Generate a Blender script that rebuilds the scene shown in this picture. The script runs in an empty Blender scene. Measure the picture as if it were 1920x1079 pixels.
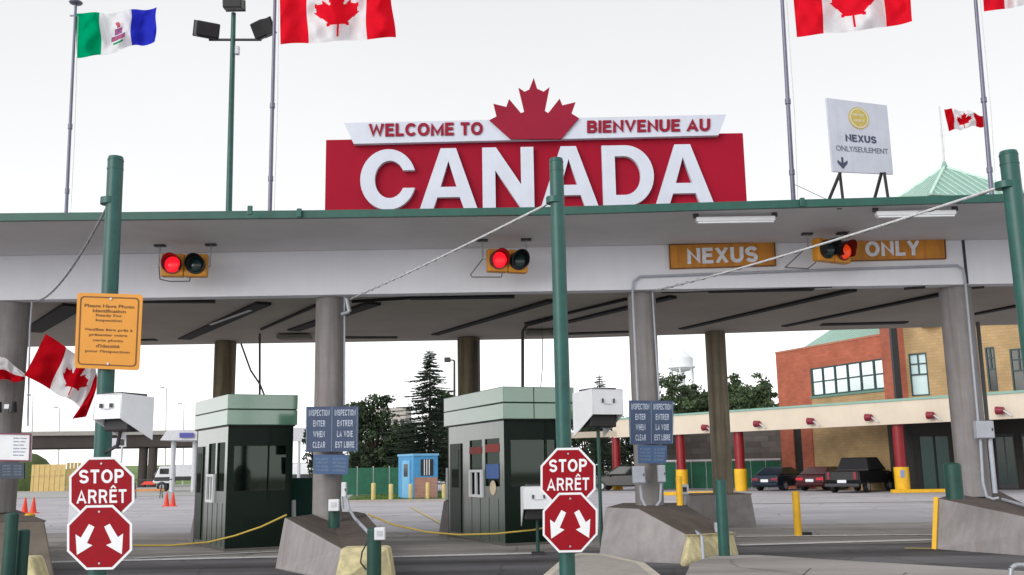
import bpy, bmesh, math, random
from mathutils import Vector, Matrix
from mathutils.geometry import tessellate_polygon
random.seed(7)
R = math.radians
scene = bpy.context.scene
# ------------------------------------------------------------------ camera
PITCH, ROLL, F, EYE = R(10.26), 0.0165, 1867.0, 1.65
_r = Vector((1, 0, 0)); _u = Vector((0, -math.sin(PITCH), math.cos(PITCH))); _f = Vector((0, math.cos(PITCH), math.sin(PITCH)))
CR = _r * math.cos(ROLL) - _u * math.sin(ROLL)
CU = _u * math.cos(ROLL) + _r * math.sin(ROLL)
cam = bpy.data.objects.new('camera', bpy.data.cameras.new('camera'))
scene.collection.objects.link(cam)
m3 = Matrix((CR, CU, -_f)).transposed()
cam.matrix_world = Matrix.Translation((0, 0, EYE)) @ m3.to_4x4()
cam.data.sensor_width = 36; cam.data.lens = 36 * F / 1920
cam.data.clip_start = 0.1; cam.data.clip_end = 5000
scene.camera = cam
# ------------------------------------------------------------------ world: overcast sky
world = bpy.data.worlds.new("World"); scene.world = world; world.use_nodes = True
nt = world.node_tree; nt.nodes.clear()
sky = nt.nodes.new('ShaderNodeTexSky'); sky.sky_type = 'NISHITA'; sky.sun_disc = False
SUN_EL, SUN_AZ = R(21), R(-138)          # azimuth from +Y, clockwise
sky.sun_elevation = SUN_EL; sky.sun_rotation = SUN_AZ
tc = nt.nodes.new('ShaderNodeTexCoord'); sep = nt.nodes.new('ShaderNodeSeparateXYZ')
nt.links.new(tc.outputs['Generated'], sep.inputs[0])
ramp = nt.nodes.new('ShaderNodeValToRGB')
e_ = ramp.color_ramp.elements.new(.27); e_.color = (.77, .77, .775, 1)
ramp.color_ramp.elements[0].position = 0.0; ramp.color_ramp.elements[0].color = (1.3, 1.3, 1.3, 1)
ramp.color_ramp.elements[2].position = 0.45; ramp.color_ramp.elements[2].color = (0.67, 0.672, 0.685, 1)
nt.links.new(sep.outputs['Z'], ramp.inputs[0])
noi = nt.nodes.new('ShaderNodeTexNoise'); noi.inputs['Scale'].default_value = 2.2; noi.inputs['Detail'].default_value = 5
nt.links.new(tc.outputs['Generated'], noi.inputs['Vector'])
mr = nt.nodes.new('ShaderNodeMapRange'); mr.inputs[1].default_value = .3; mr.inputs[2].default_value = .7; mr.inputs[3].default_value = 9.6; mr.inputs[4].default_value = 10.2
nt.links.new(noi.outputs['Fac'], mr.inputs[0])
vm = nt.nodes.new('ShaderNodeVectorMath'); vm.operation = 'SCALE'
nt.links.new(ramp.outputs[0], vm.inputs[0]); nt.links.new(mr.outputs[0], vm.inputs['Scale'])
mx = nt.nodes.new('ShaderNodeMix'); mx.data_type = 'RGBA'; mx.inputs[0].default_value = 0.96
nt.links.new(sky.outputs[0], mx.inputs[6]); nt.links.new(vm.outputs[0], mx.inputs[7])
bg = nt.nodes.new('ShaderNodeBackground'); bg.inputs[1].default_value = 0.1
nt.links.new(mx.outputs[2], bg.inputs[0])
wo = nt.nodes.new('ShaderNodeOutputWorld'); nt.links.new(bg.outputs[0], wo.inputs[0])
sun = bpy.data.objects.new('sun', bpy.data.lights.new('sun', 'SUN')); scene.collection.objects.link(sun)
sun.data.energy = 1.5; sun.data.angle = R(45); sun.data.color = (1, .97, .92)
sd = Vector((math.sin(SUN_AZ) * math.cos(SUN_EL), math.cos(SUN_AZ) * math.cos(SUN_EL), math.sin(SUN_EL)))
sun.rotation_euler = sd.to_track_quat('Z', 'Y').to_euler()
scene.view_settings.view_transform = 'Standard'; scene.view_settings.look = 'None'
scene.view_settings.exposure = 0.42; scene.view_settings.gamma = 1.0
scene.view_settings.use_curve_mapping = False

# ------------------------------------------------------------------ helpers
def ray(x, y):
    return _f * F + CR * (x - 960) - CU * (y - 539.5)
def P(x, y, Y):                      # survey: bearing (x,y) at distance Y
    d = ray(x, y); t = Y / d.y
    return Vector((0, 0, EYE)) + d * t
def G(x, y, z=0.0):                  # survey: bearing (x,y) met by level z
    d = ray(x, y); t = (z - EYE) / d.z
    return Vector((0, 0, EYE)) + d * t
def L(a, b, t): return a + (b - a) * t

MATS = {}
def M(name, col, rough=0.6, var=0.12, scale=3.0, metal=0.0, bump=0.0, stain=None, streak=0.0, coat=0.0, spec=0.5):
    if name in MATS: return MATS[name]
    m = bpy.data.materials.new(name); m.use_nodes = True; MATS[name] = m
    t = m.node_tree; b = t.nodes['Principled BSDF']
    b.inputs['Roughness'].default_value = rough; b.inputs['Metallic'].default_value = metal
    b.inputs['Specular IOR Level'].default_value = spec
    if coat: b.inputs['Coat Weight'].default_value = coat; b.inputs['Coat Roughness'].default_value = .12
    tc = t.nodes.new('ShaderNodeTexCoord')
    n1 = t.nodes.new('ShaderNodeTexNoise'); n1.inputs['Scale'].default_value = scale; n1.inputs['Detail'].default_value = 8; n1.inputs['Roughness'].default_value = .62
    t.links.new(tc.outputs['Object'], n1.inputs['Vector'])
    rp = t.nodes.new('ShaderNodeMapRange'); rp.inputs[1].default_value = .3; rp.inputs[2].default_value = .7
    rp.inputs[3].default_value = 1 - var; rp.inputs[4].default_value = 1 + var
    t.links.new(n1.outputs['Fac'], rp.inputs[0])
    sc = t.nodes.new('ShaderNodeVectorMath'); sc.operation = 'SCALE'; sc.inputs[0].default_value = col
    t.links.new(rp.outputs[0], sc.inputs['Scale'])
    out = sc.outputs[0]
    if streak:
        mp = t.nodes.new('ShaderNodeMapping'); mp.inputs['Scale'].default_value = (6, 6, .35)
        t.links.new(tc.outputs['Object'], mp.inputs[0])
        n2 = t.nodes.new('ShaderNodeTexNoise'); n2.inputs['Scale'].default_value = 1.3; n2.inputs['Detail'].default_value = 6
        t.links.new(mp.outputs[0], n2.inputs['Vector'])
        r2 = t.nodes.new('ShaderNodeMapRange'); r2.inputs[1].default_value = .42; r2.inputs[2].default_value = .68; r2.inputs[3].default_value = 0; r2.inputs[4].default_value = streak
        t.links.new(n2.outputs['Fac'], r2.inputs[0])
        mxx = t.nodes.new('ShaderNodeMix'); mxx.data_type = 'RGBA'
        t.links.new(r2.outputs[0], mxx.inputs[0]); t.links.new(out, mxx.inputs[6])
        mxx.inputs[7].default_value = (*(stain or (.1, .08, .06)), 1)
        out = mxx.outputs[2]
    t.links.new(out, b.inputs['Base Color'])
    if bump:
        n3 = t.nodes.new('ShaderNodeTexNoise'); n3.inputs['Scale'].default_value = scale * 14; n3.inputs['Detail'].default_value = 4
        t.links.new(tc.outputs['Object'], n3.inputs['Vector'])
        bp = t.nodes.new('ShaderNodeBump'); bp.inputs['Strength'].default_value = bump; bp.inputs['Distance'].default_value = .02
        t.links.new(n3.outputs['Fac'], bp.inputs['Height']); t.links.new(bp.outputs[0], b.inputs['Normal'])
    return m
def MBRICK(name, c1, c2, mortar, bw=.24, bh=.08, axis='xz'):
    m = bpy.data.materials.new(name); m.use_nodes = True; t = m.node_tree; b = t.nodes['Principled BSDF']
    b.inputs['Roughness'].default_value = .85
    tc = t.nodes.new('ShaderNodeTexCoord'); sp = t.nodes.new('ShaderNodeSeparateXYZ'); cb = t.nodes.new('ShaderNodeCombineXYZ')
    t.links.new(tc.outputs['Object'], sp.inputs[0])
    ad = t.nodes.new('ShaderNodeMath'); ad.operation = 'SUBTRACT'
    t.links.new(sp.outputs['X'], ad.inputs[0]); t.links.new(sp.outputs['Y'], ad.inputs[1])
    t.links.new(ad.outputs[0], cb.inputs[0]); t.links.new(sp.outputs['Z'], cb.inputs[1])
    br = t.nodes.new('ShaderNodeTexBrick'); t.links.new(cb.outputs[0], br.inputs['Vector'])
    br.inputs['Scale'].default_value = 1; br.inputs['Brick Width'].default_value = bw; br.inputs['Row Height'].default_value = bh
    br.inputs['Mortar Size'].default_value = .008
    br.inputs['Color1'].default_value = (*c1, 1); br.inputs['Color2'].default_value = (*c2, 1); br.inputs['Mortar'].default_value = (*mortar, 1)
    n = t.nodes.new('ShaderNodeTexNoise'); n.inputs['Scale'].default_value = .7; n.inputs['Detail'].default_value = 7
    t.links.new(tc.outputs['Object'], n.inputs['Vector'])
    r = t.nodes.new('ShaderNodeMapRange'); r.inputs[1].default_value = .3; r.inputs[2].default_value = .7; r.inputs[3].default_value = .82; r.inputs[4].default_value = 1.15
    t.links.new(n.outputs['Fac'], r.inputs[0])
    s = t.nodes.new('ShaderNodeVectorMath'); s.operation = 'SCALE'
    t.links.new(br.outputs['Color'], s.inputs[0]); t.links.new(r.outputs[0], s.inputs['Scale']); t.links.new(s.outputs[0], b.inputs['Base Color'])
    return m
def MCLOTH(name, col):
    m = bpy.data.materials.new(name); m.use_nodes = True; t = m.node_tree; t.nodes.remove(t.nodes['Principled BSDF'])
    o = t.nodes['Material Output']; d = t.nodes.new('ShaderNodeBsdfDiffuse'); tr = t.nodes.new('ShaderNodeBsdfTranslucent')
    w = t.nodes.new('ShaderNodeTexNoise'); w.inputs['Scale'].default_value = 6; tc = t.nodes.new('ShaderNodeTexCoord'); t.links.new(tc.outputs['Object'], w.inputs['Vector'])
    r = t.nodes.new('ShaderNodeMapRange'); r.inputs[3].default_value = .88; r.inputs[4].default_value = 1.08
    s = t.nodes.new('ShaderNodeVectorMath'); s.operation = 'SCALE'; s.inputs[0].default_value = col
    t.links.new(w.outputs['Fac'], r.inputs[0]); t.links.new(r.outputs[0], s.inputs['Scale'])
    t.links.new(s.outputs[0], d.inputs[0]); t.links.new(s.outputs[0], tr.inputs[0])
    mxs = t.nodes.new('ShaderNodeMixShader'); mxs.inputs[0].default_value = .45
    t.links.new(d.outputs[0], mxs.inputs[1]); t.links.new(tr.outputs[0], mxs.inputs[2]); t.links.new(mxs.outputs[0], o.inputs[0])
    return m
def MEMIT(name, col, s):
    m = bpy.data.materials.new(name); m.use_nodes = True; b = m.node_tree.nodes['Principled BSDF']
    b.inputs['Base Color'].default_value = (*col, 1); b.inputs['Emission Color'].default_value = (*col, 1); b.inputs['Emission Strength'].default_value = s
    b.inputs['Roughness'].default_value = .25
    return m
def MGLASS(name, tint, alpha_mix=.5, rough=.04):
    """window glass: part mirror of the sky, part see-through"""
    m = bpy.data.materials.new(name); m.use_nodes = True; t = m.node_tree; t.nodes.remove(t.nodes['Principled BSDF'])
    o = t.nodes['Material Output']; g = t.nodes.new('ShaderNodeBsdfGlossy'); g.inputs['Roughness'].default_value = rough; g.inputs[0].default_value = (*tint, 1)
    tr = t.nodes.new('ShaderNodeBsdfTransparent'); tr.inputs[0].default_value = (.17, .22, .19, 1)
    x = t.nodes.new('ShaderNodeMixShader'); x.inputs[0].default_value = alpha_mix
    t.links.new(tr.outputs[0], x.inputs[1]); t.links.new(g.outputs[0], x.inputs[2]); t.links.new(x.outputs[0], o.inputs[0])
    return m

GREENP = M('green_post_paint', (.008, .082, .070), .4, .22, 5, streak=.35, stain=(.035, .075, .06), bump=.05)
GREEND = M('dark_green_paint', (.008, .06, .045), .5, .2, 4)
TRIM = M('green_roof_trim', (.008, .082, .062), .45, .2, 3, streak=.25, stain=(.03, .09, .07))
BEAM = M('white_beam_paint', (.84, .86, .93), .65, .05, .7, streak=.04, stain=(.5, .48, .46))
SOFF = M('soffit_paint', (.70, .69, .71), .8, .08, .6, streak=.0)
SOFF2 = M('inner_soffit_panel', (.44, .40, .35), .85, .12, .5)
SLOT = M('black_channel', (.012, .010, .010), .8, .2)
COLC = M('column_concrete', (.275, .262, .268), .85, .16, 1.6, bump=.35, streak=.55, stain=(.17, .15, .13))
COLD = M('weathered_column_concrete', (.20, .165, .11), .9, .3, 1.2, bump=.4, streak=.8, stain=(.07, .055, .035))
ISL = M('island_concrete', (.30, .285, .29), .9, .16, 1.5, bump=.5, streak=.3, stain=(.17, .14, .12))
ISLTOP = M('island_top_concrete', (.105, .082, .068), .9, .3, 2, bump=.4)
YCONC = M('faded_yellow_paint', (.66, .58, .33), .8, .2, 5, bump=.4, streak=.5, stain=(.3, .26, .16))
SIGNRED = M('sign_red', (.31, .006, .024), .6, .10, .5, spec=.1, streak=.18, stain=(.2, .01, .02))
LEAFRED = M('leaf_red', (.26, .010, .032), .55, .1, 1, spec=.15)
SIGNWHITE = M('sign_white', (.56, .60, .70), .5, .05, 2, streak=.12, stain=(.42, .44, .5))
STOPRED = M('stop_red', (.27, .004, .012), .5, .1, 8, spec=.15)
WHITE = M('white_paint', (.74, .76, .80), .45, .05, 4)
DWHITE = M('dull_white', (.55, .56, .60), .6, .1, 5)
SIGNY = M('sign_yellow', (.62, .25, .010), .5, .06, 3)
BOARDY = M('weathered_orange_board', (.62, .25, .025), .55, .18, 2.5, streak=.45, stain=(.32, .12, .02))
BLACK = M('black_paint', (.012, .012, .014), .5, .2)
DARK = M('dark_metal', (.03, .03, .035), .5, .2)
BROWN = M('sign_print', (.12, .05, .01), .6, .05)
NAVY = M('navy_board', (.045, .075, .15), .5, .12, 4)
NAVYP = M('pale_sign_print', (.55, .62, .75), .5, .05)
NAVYG = M('grey_sign_print', (.22, .30, .42), .5, .05)
SIGY = M('signal_yellow', (.72, .30, .02), .45, .15, 6)
REDLIT = MEMIT('lit_red_lens', (1.0, .008, .018), 1.0)
REDDIM = MEMIT('dim_amber_red_lens', (1.0, .07, .008), .25)
DARKLENS = M('dark_lens', (.01, .03, .03), .15, .1)
STEEL = M('galvanised_steel', (.42, .44, .48), .45, .15, 8, metal=.6)
PIPE = M('painted_conduit', (.42, .45, .52), .5, .1, 5)
WIRE = M('grey_cable', (.10, .10, .11), .6, .1)
WIREL = M('pale_cable', (.55, .56, .58), .5, .3, 25)
POLEM = M('flagpole_metal', (.14, .14, .20), .35, .12, 5, metal=.3)
BTRIM = M('booth_roof_green', (.085, .23, .14), .3, .06, 1.5, coat=1.0)
BTRIM.node_tree.nodes['Principled BSDF'].inputs['Coat IOR'].default_value = 2.1
BWALL = M('booth_wall_green', (.042, .075, .050), .3, .2, 1.2, metal=.25, streak=.4, stain=(.10, .12, .09), coat=1.0)
BWALL.node_tree.nodes['Principled BSDF'].inputs['Coat IOR'].default_value = 1.6
BDARK = M('booth_dark_green', (.004, .012, .008), .4, .2, 2, spec=.2)
BGLASS = MGLASS('booth_glass', (.5, .58, .52), .09)
BINT = M('booth_interior', (.05, .05, .045), .9, .2)
REDBR = MBRICK('red_brick', (.44, .125, .072), (.37, .10, .055), (.26, .10, .06), .5, .17)
TANBR = MBRICK('tan_brick', (.46, .315, .16), (.40, .27, .13), (.30, .21, .12), .5, .17)
GREYST = MBRICK('grey_stone', (.16, .15, .14), (.09, .085, .08), (.06, .055, .05), 1.1, .4)
MINTP = M('pale_mint_seam', (.50, .66, .60), .5, .06)
MINT = M('mint_metal_roof', (.24, .42, .36), .45, .08, 1)
SKYGLASS = MGLASS('reflecting_glass', (.88, 1.0, 1.0), .97, .22)
SKYPANE = M('painted_sky_pane', (.55, .72, .74), .5, .06, 1, coat=.5)  # pale pane colour painted in place of a sky reflection
DKGLASS = M('dark_glass', (.01, .014, .014), .08, .1)
FRAMEG = M('window_frame_green', (.02, .05, .05), .5, .1)
FASCIA = M('cream_fascia', (.66, .58, .47), .75, .08, .5, streak=.08, stain=(.5, .42, .35))
REDCOL = M('red_column', (.24, .004, .010), .4, .12, 2)
YELCOL = M('yellow_bollard', (.80, .45, .012), .5, .12, 3)
LAMPRED = M('dark_red_lamp', (.22, .012, .03), .4, .1)
GFENCE = M('green_fence_fabric', (.008, .10, .055), .7, .25, 2)
LEAF1 = M('foliage_dark', (.026, .048, .017), .8, .7, .5)
LEAF2 = M('foliage_mid', (.052, .085, .034), .8, .65, .45)
LEAF3 = M('conifer_needles', (.024, .042, .027), .85, .6, .7)
BARK = M('bark', (.05, .035, .022), .9, .3, 4)
GRASS = M('grass_blades', (.09, .16, .03), .9, .3, 2)
FRED = MCLOTH('flag_red', (.80, .012, .03)); FWHITE = MCLOTH('flag_white', (.86, .86, .89))
FDRED = MCLOTH('flag_dark_red', (.55, .006, .015))
FGREEN = MCLOTH('flag_green', (.0, .36, .16)); FBLUE = MCLOTH('flag_blue', (.03, .04, .55))
FCREST = MCLOTH('crest_red', (.6, .12, .18)); FCREST2 = MCLOTH('crest_blue', (.15, .16, .45))
BLUEP = M('blue_hut_paint', (.06, .28, .55), .5, .12, 2)
BLUEPL = M('pale_blue_door', (.16, .42, .66), .5, .1, 2)
ROPE = M('yellow_rope', (.50, .36, .06), .6, .1)
ORANGE = M('cone_orange', (.70, .05, .02), .5, .1)

class MB:
    def __init__(s): s.v = []; s.f = []; s.m = []; s.s = []
    def add(s, vs, fs, mi=0, sm=False):
        o = len(s.v); s.v += [Vector(a) for a in vs]
        for f in fs: s.f.append([i + o for i in f]); s.m.append(mi); s.s.append(sm)
        return s
    def box(s, c, d, rz=0, mi=0, tilt=None):
        c = Vector(c); mtx = Matrix.Rotation(rz, 3, 'Z')
        if tilt: mtx = mtx @ Matrix.Rotation(tilt, 3, 'X')
        vs = [c + mtx @ Vector((x * d[0] / 2, y * d[1] / 2, z * d[2] / 2)) for x in (-1, 1) for y in (-1, 1) for z in (-1, 1)]
        return s.add(vs, [(0, 1, 3, 2), (4, 6, 7, 5), (0, 4, 5, 1), (2, 3, 7, 6), (0, 2, 6, 4), (1, 5, 7, 3)], mi)
    def beam(s, a, b, w, h, mi=0):           # box from a to b
        a = Vector(a); b = Vector(b); d = (b - a).normalized()
        up = Vector((0, 0, 1)) if abs(d.z) < .95 else Vector((0, 1, 0))
        sx = d.cross(up).normalized() * w / 2; sz = sx.cross(d).normalized() * h / 2
        vs = [a - sx - sz, a + sx - sz, a + sx + sz, a - sx + sz, b - sx - sz, b + sx - sz, b + sx + sz, b - sx + sz]
        return s.add(vs, [(3, 2, 1, 0), (4, 5, 6, 7), (0, 1, 5, 4), (1, 2, 6, 5), (2, 3, 7, 6), (3, 0, 4, 7)], mi)
    def cyl(s, a, b, r0, r1=None, n=16, mi=0, caps=True):
        r1 = r0 if r1 is None else r1; a = Vector(a); b = Vector(b); d = (b - a).normalized()
        up = Vector((0, 0, 1)) if abs(d.z) < .9 else Vector((1, 0, 0))
        x = d.cross(up).normalized(); y = d.cross(x)
        A = [a + (x * math.cos(t) + y * math.sin(t)) * r0 for t in [2 * math.pi * i / n for i in range(n)]]
        B = [b + (x * math.cos(t) + y * math.sin(t)) * r1 for t in [2 * math.pi * i / n for i in range(n)]]
        s.add(A + B, [(i, i + n, (i + 1) % n + n, (i + 1) % n) for i in range(n)], mi, True)
        if caps:
            s.add(A, [tuple(range(n))], mi); s.add(B, [tuple(reversed(range(n)))], mi)
        return s
    def tube(s, pts, r, n=6, mi=0):
        for a, b in zip(pts[:-1], pts[1:]): s.cyl(a, b, r, n=n, mi=mi)
        return s
    def ell(s, c, d, n=12, mi=0):
        c = Vector(c); vs = []; fs = []
        for i in range(n // 2 + 1):
            p = math.pi * i / (n // 2)
            for j in range(n):
                t = 2 * math.pi * j / n
                vs.append(c + Vector((math.sin(p) * math.cos(t) * d[0], math.sin(p) * math.sin(t) * d[1], math.cos(p) * d[2])))
        for i in range(n // 2):
            for j in range(n): fs.append((i * n + j, (i + 1) * n + j, (i + 1) * n + (j + 1) % n, i * n + (j + 1) % n))
        return s.add(vs, fs, mi, True)
    def prism(s, loops, fn, d0, d1, mi=0):   # loops of (u,v); fn(u,v,n)->point ; front d1, back d0
        flat = [p for l in loops for p in l]
        tris = tessellate_polygon([[Vector((p[0], p[1], 0)) for p in l] for l in loops])
        for d in (d0, d1): s.add([fn(p[0], p[1], d) for p in flat], tris, mi)
        for l in loops:
            n = len(l)
            for i in range(n):
                a, b = l[i], l[(i + 1) % n]
                s.add([fn(*a, d0), fn(*b, d0), fn(*b, d1), fn(*a, d1)], [(0, 1, 2, 3)], mi)
        return s
    def hull(s, bottom, top, mi=0, mitop=None):
        n = len(bottom); s.add(list(bottom) + list(top), [(i, (i + 1) % n, (i + 1) % n + n, i + n) for i in range(n)], mi)
        s.add(list(top), [tuple(range(n))], mi if mitop is None else mitop); s.add(list(bottom), [tuple(reversed(range(n)))], mi)
        return s
    def build(s, name, mats, parent=None, bevel=0, recalc=True):
        me = bpy.data.meshes.new(name)
        if parent is None:
            xs = [v.x for v in s.v]; ys = [v.y for v in s.v]; zs = [v.z for v in s.v]
            org = Vector(((min(xs) + max(xs)) / 2, (min(ys) + max(ys)) / 2, min(zs))); inv = Matrix.Translation(-org)
        else: inv = wm(parent).inverted(); org = Vector((0, 0, 0))
        me.from_pydata([inv @ v for v in s.v], [], s.f)
        if not isinstance(mats, (list, tuple)): mats = [mats]
        for m in mats: me.materials.append(m)
        me.polygons.foreach_set('material_index', s.m); me.polygons.foreach_set('use_smooth', s.s)
        if recalc:
            bm = bmesh.new(); bm.from_mesh(me); bmesh.ops.recalc_face_normals(bm, faces=bm.faces); bm.to_mesh(me); bm.free()
        me.update()
        o = bpy.data.objects.new(name, me); scene.collection.objects.link(o)
        o.location = org
        if parent: o.parent = parent
        if bevel:
            w = o.modifiers.new('weld', 'WELD'); w.merge_threshold = .0005
            b = o.modifiers.new('bevel', 'BEVEL'); b.width = bevel; b.segments = 2; b.limit_method = 'ANGLE'; b.angle_limit = R(40)
        return o
def wm(o):
    m = Matrix.LocRotScale(o.location, o.rotation_euler, o.scale)
    return wm(o.parent) @ m if o.parent else m
def thing(name, loc, label, cat, group=None, rz=0):
    o = bpy.data.objects.new(name, None); scene.collection.objects.link(o); o.empty_display_size = .3
    o.location = loc; o.rotation_euler = (0, 0, rz); return tag(o, label, cat, group)
def tag(o, label, cat, group=None, kind=None):
    if label: o['label'] = label
    if cat: o['category'] = cat
    if group: o['group'] = group
    if kind: o['kind'] = kind
    return o
def struct(name, mb, mats, **k):
    o = mb.build(name, mats, **k); o['kind'] = 'structure'; return o
def dup(root, loc, rz, label=None):
    r = root.copy(); scene.collection.objects.link(r); r.location = loc; r.rotation_euler = (0, 0, rz)
    if label: r['label'] = label
    for ch in list(root.children):
        c = ch.copy(); scene.collection.objects.link(c); c.parent = r
        for g in list(ch.children):
            d = g.copy(); scene.collection.objects.link(d); d.parent = c
    return r
def planeY(Y):
    return lambda x, y, n: P(x, y, Y) + Vector((0, -n, 0))
def board(TL, TR, BR, BL):
    nrm = (TR - TL).cross(BL - TL).normalized()
    if nrm.y > 0: nrm = -nrm
    def fn(u, v, n):                      # u right, v up
        return L(L(BL, BR, u), L(TL, TR, u), v) + nrm * n
    return fn
TXT = {}
def text(body, bold=.0, space=1.0):
    k = (body, bold, space)
    if k in TXT: return TXT[k]
    c = bpy.data.curves.new('t', 'FONT'); c.body = body; c.size = 1; c.offset = bold; c.space_character = space
    c.resolution_u = 3; c.fill_mode = 'FRONT'
    o = bpy.data.objects.new('t', c); scene.collection.objects.link(o)
    dg = bpy.context.evaluated_depsgraph_get(); dg.update()
    me = o.evaluated_get(dg).to_mesh()
    vs = [(v.co.x, v.co.y) for v in me.vertices]; fs = [tuple(p.vertices) for p in me.polygons]
    o.evaluated_get(dg).to_mesh_clear(); bpy.data.objects.remove(o); bpy.data.curves.remove(c)
    xs = [v[0] for v in vs]; ys = [v[1] for v in vs]
    x0, x1, y0, y1 = min(xs), max(xs), min(ys), max(ys)
    TXT[k] = ([((x - x0) / (x1 - x0), (y - y0) / (y1 - y0)) for x, y in vs], fs); return TXT[k]
def put_text(mb, body, fn, u0, u1, v0, v1, n=.006, bold=.02, mi=0, space=1.0):
    vs, fs = text(body, bold, space)
    # thin raised letters: front sheet plus rim
    F3 = [fn(u0 + (u1 - u0) * a, v0 + (v1 - v0) * b, n) for a, b in vs]
    mb.add(F3, fs, mi)
    edges = {}
    for f in fs:
        for a, b in zip(f, f[1:] + f[:1]): edges[(a, b)] = 1
    rim = [(a, b) for (a, b) in edges if (b, a) not in edges]
    for a, b in rim:
        A, B = vs[a], vs[b]
        mb.add([F3[a], F3[b], fn(u0 + (u1 - u0) * B[0], v0 + (v1 - v0) * B[1], 0.0), fn(u0 + (u1 - u0) * A[0], v0 + (v1 - v0) * A[1], 0.0)], [(0, 1, 2, 3)], mi)
def _arc(cx, cy, rx, ry, a0, a1, n=10): return [(cx + rx * math.cos(R(a0 + (a1 - a0) * i / n)), cy + ry * math.sin(R(a0 + (a1 - a0) * i / n))) for i in range(n + 1)]
CAPS = {
 'A': (.84, [[(.08, 0), (.42, 1.04), (.76, 0)], [(.20, .29), (.64, .29)]]), 'B': (.72, [[(.1, 0), (.1, 1)], [(.1, .9), (.38, .9)] + _arc(.38, .71, .21, .19, 90, -90)[1:] + [(.1, .52)], [(.1, .52), (.42, .52)] + _arc(.42, .31, .2, .21, 90, -90)[1:] + [(.1, .1)]]),
 'C': (.80, [_arc(.43, .5, .33, .4, 38, 322, 20)]), 'E': (.64, [[(.62, .9), (.1, .9), (.1, .1), (.64, .1)], [(.1, .52), (.58, .52)]]), 'I': (.2, [[(.1, 0), (.1, 1)]]),
 'L': (.60, [[(.1, 1), (.1, .1), (.6, .1)]]), 'M': (.94, [[(.1, 0), (.1, 1), (.47, .02), (.84, 1), (.84, 0)]]), 'N': (.76, [[(.1, 0), (.1, 1), (.66, 0), (.66, 1)]]),
 'O': (.86, [_arc(.43, .5, .33, .4, 90, -270, 28)]), 'P': (.70, [[(.1, 0), (.1, 1)], [(.1, .9), (.38, .9)] + _arc(.38, .68, .22, .22, 90, -90)[1:] + [(.1, .46)]]),
 'R': (.76, [[(.1, 0), (.1, 1)], [(.1, .9), (.40, .9)] + _arc(.40, .69, .22, .21, 90, -90)[1:] + [(.1, .48)], [(.42, .48), (.64, 0)]]),
 'S': (.72, [_arc(.36, .70, .26, .2, 15, 262, 14) + _arc(.36, .30, .26, .2, 82, -165, 14)]), 'T': (.66, [[(0, .9), (.66, .9)], [(.33, .9), (.33, 0)]]),
 'U': (.76, [[(.1, 1), (.1, .38)] + _arc(.38, .38, .28, .28, 180, 360, 12)[1:] + [(.66, 1)]]), 'V': (.80, [[(.08, 1), (.40, -.04), (.72, 1)]]),
 'W': (1.10, [[(.08, 1), (.30, -.02), (.55, 1), (.80, -.02), (1.02, 1)]]), 'X': (.78, [[(.10, 0), (.68, 1)], [(.10, 1), (.68, 0)]]), 'Y': (.76, [[(.08, 1), (.38, .45), (.68, 1)], [(.38, .45), (.38, 0)]]), ' ': (.26, [])}
CAPS['H'] = (.74, [[(.1, 0), (.1, 1)], [(.64, 0), (.64, 1)], [(.1, .52), (.64, .52)]])
CAPS['Ê'] = (.64, CAPS['E'][1] + ['acc'])
def put_caps(mb, body, fn, u0, u1, v0, v1, n=.01, s=.2, gap=.12, mi=0, parent=None, mat_=None):
    """bold signwriter capitals drawn as raised strokes; with a parent every letter is a part of its own"""
    tot = sum(CAPS[c][0] for c in body) + gap * (len(body) - 1); x = 0; q = 0
    for c in body:
        w, strokes = CAPS[c]
        if parent is not None: mb = MB()
        for st in strokes:
            q += 1; nn = n + .0006 * (q % 4); hi = 1.0; sw = s
            if st == 'acc': st = [(.13, 1.07), (.33, 1.25), (.53, 1.07)]; hi = 1.4; sw = .11
            closed = st[0] == st[-1] or (abs(st[0][0] - st[-1][0]) < 1e-6 and abs(st[0][1] - st[-1][1]) < 1e-6)
            m = len(st); Lf, Rt = [], []
            for i in range(m):
                p = Vector(st[i]); a = Vector(st[i - 1]) if i else (Vector(st[-2]) if closed else None); b = Vector(st[i + 1]) if i < m - 1 else (Vector(st[1]) if closed else None)
                d1 = (p - a).normalized() if a is not None else (b - p).normalized(); d2 = (b - p).normalized() if b is not None else d1
                t = d1 + d2
                t = t.normalized() if t.length > 1e-4 else d1
                nr = Vector((-t.y, t.x)); k = max(.32, nr.dot(Vector((-d1.y, d1.x)))); o = nr * (sw / 2 / k)
                for lst, e in ((Lf, p + o), (Rt, p - o)): lst.append((e.x, min(hi, max(0, e.y))))
            f3 = lambda e, z: fn(u0 + (u1 - u0) * (x + e[0]) / tot, v0 + (v1 - v0) * e[1], z)
            for i in range(m - 1):
                mb.add([f3(Lf[i], nn), f3(Lf[i + 1], nn), f3(Rt[i + 1], nn), f3(Rt[i], nn)], [(0, 1, 2, 3)], mi)
                mb.add([f3(Lf[i], nn), f3(Lf[i + 1], nn), f3(Lf[i + 1], 0), f3(Lf[i], 0)], [(0, 1, 2, 3)], mi)
                mb.add([f3(Rt[i], nn), f3(Rt[i + 1], nn), f3(Rt[i + 1], 0), f3(Rt[i], 0)], [(0, 1, 2, 3)], mi)
        if parent is not None and strokes: mb.build('letter', mat_, parent)
        x += w + gap
def rrect(u0, u1, v0, v1, ru, rv, n=4):
    out = []
    for cx, cy, a0 in ((u1 - ru, v1 - rv, 0), (u0 + ru, v1 - rv, 90), (u0 + ru, v0 + rv, 180), (u1 - ru, v0 + rv, 270)):
        for i in range(n + 1):
            a = R(a0 + 90 * i / n); out.append((cx + ru * math.cos(a), cy + rv * math.sin(a)))
    return out
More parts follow.
